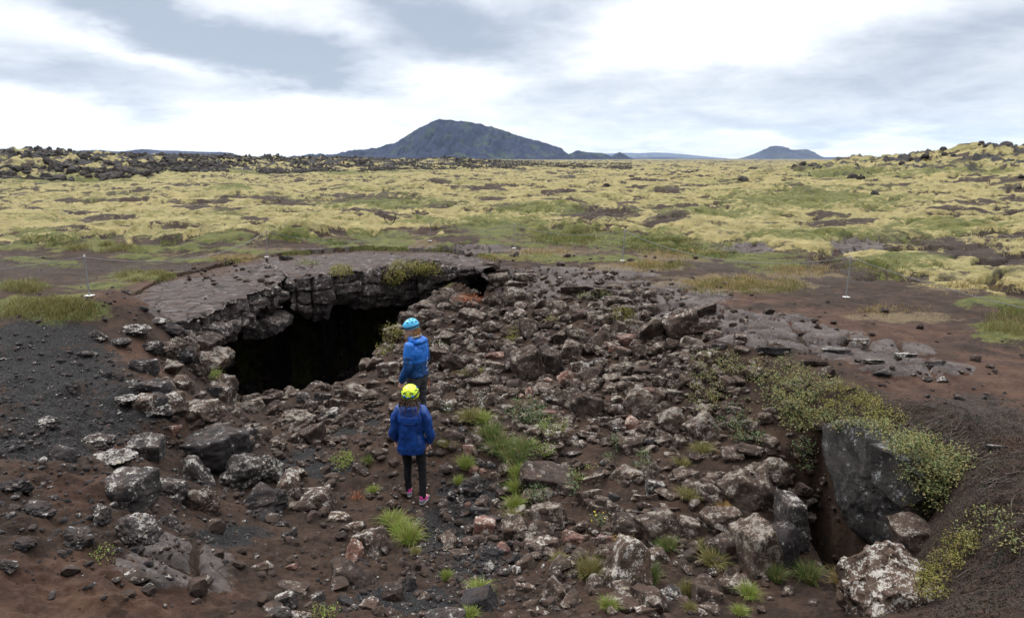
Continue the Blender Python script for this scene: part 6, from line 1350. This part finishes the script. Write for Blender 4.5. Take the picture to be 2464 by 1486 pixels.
    for sd in (-1, 1):
        for k, (az, el) in enumerate(((50, 38), (90, 40), (128, 36), (70, 64), (115, 62))):
            V, Q = strip_on(a, b, c, [(sd * R(az) - .15, R(el) - .03), (sd * R(az) + .15, R(el) + .03)], .017, 1.003, 6); link('vent', mesh_np('vent', V, Q), M['dark'], hm)
    V, Q = strip_on(a, b, c, [(0, R(20)), (0, R(60)), (R(.5), R(88))], .03, 1.006, 14); link('stripe', mesh_np('stripe', V, Q), M['dark'], hm)
    V, Q = tube_mesh([[P(-.088, .01, .03), P(-.08, .03, -.05), P(-.045, .055, -.10), P(0, .055, -.125), P(.045, .055, -.10), P(.08, .03, -.05), P(.088, .01, .03)], [P(-.086, -.05, .02), P(-.078, .0, -.05), P(-.05, .05, -.098)]], [.006, .005], 6); link('chin_strap', mesh_np('chin_strap', V, Q), M['dark'], hm)
    bpy.context.view_layer.update(); cs = hm.children[-1]; cs.parent = root
    for at, yw in (((-.125, -.02, 0), R(8)), ((.135, -.03, 0), R(-10))): shoe('boot', root, at, yw, M['boot'])
    return root
man()
# ------------------------------------------------------------------ rope fence
M['metal'] = plain_material('galvanised_steel', (.30, .30, .30), .15, .45, 30, .5); M['metal'].node_tree.nodes['Principled BSDF'].inputs['Metallic'].default_value = .5
M['plate'] = plain_material('white_foot_plate', (.5, .49, .46), .12, .7, 20)
M['rope'] = plain_material('grey_rope', (.17, .17, .165), .3, .9, 60)
POSTS = [(215, 712, 205, 634), (642, 618, 641, 553), (1034, 580, 1036, 537), (1237, 597, 1237, 538), (1498, 627, 1504, 553), (2036, 715, 2048, 616)]
def fence():
    root = None; tops = []
    B = [tuple(float(q[0]) for q in hit(a, b)) for a, b, _, _ in POSTS]
    root = empty('rope_fence', B[2]); tag(root, 'low rope fence on thin metal posts around the hollow', 'rope fence'); o0 = Vector(B[2])
    for (bx, by, tx, ty), (x, y, z) in zip(POSTS, B):
        X, Z = at_y(tx, ty, y); top = Vector((float(X), y, float(Z))); top.z = min(max(top.z, z + .7), z + 1.15); bot = Vector((x, y, z)); tops.append(top)
        V, Q = tube_mesh([[bot - Vector((0, 0, .1)) - o0, bot - o0, bot.lerp(top, .5) - o0, top - o0]], [.014], 10)
        p = link('post', mesh_np('post', V, Q), M['metal'], root)
        bm = bmesh.new(); bmesh.ops.create_cone(bm, cap_ends=True, segments=14, radius1=.017, radius2=.013, depth=.04); bmesh.ops.translate(bm, verts=bm.verts, vec=top - o0); me = bpy.data.meshes.new('cap'); bm.to_mesh(me); bm.free(); link('cap', me, M['plate'], p)
        bm = bmesh.new(); bmesh.ops.create_cube(bm, size=1); bmesh.ops.scale(bm, vec=(.13, .13, .012), verts=bm.verts); bmesh.ops.bevel(bm, geom=bm.edges[:], offset=.004, segments=1, affect='EDGES'); bmesh.ops.translate(bm, verts=bm.verts, vec=bot - o0 + Vector((0, 0, .012)))
        me = bpy.data.meshes.new('foot_plate'); bm.to_mesh(me); bm.free(); link('foot_plate', me, M['plate'], p)
    def rope(a, b, sag):
        t = np.linspace(0, 1, 28); P = np.array([a.lerp(b, q) for q in t]); P[:, 2] -= sag * 4 * t * (1 - t); V, Q = tube_mesh([P - np.array(o0)], [.0085], 6); link('rope', mesh_np('rope', V, Q), M['rope'], root)
    d = Vector((0, 0, .03))
    for a, b, s in zip(tops[:-1], tops[1:], (.40, .5, .25, .22, .45)): rope(a - d, b - d, s)
    X, Y = at_y(-330, 672, 19.0); rope(Vector((float(X), 19.0, float(Y))), tops[0] - d, .10)
    X, Z = at_y(2720, 790, 11.2); rope(tops[-1] - d, Vector((float(X), 11.2, float(Z))), .14)
fence()
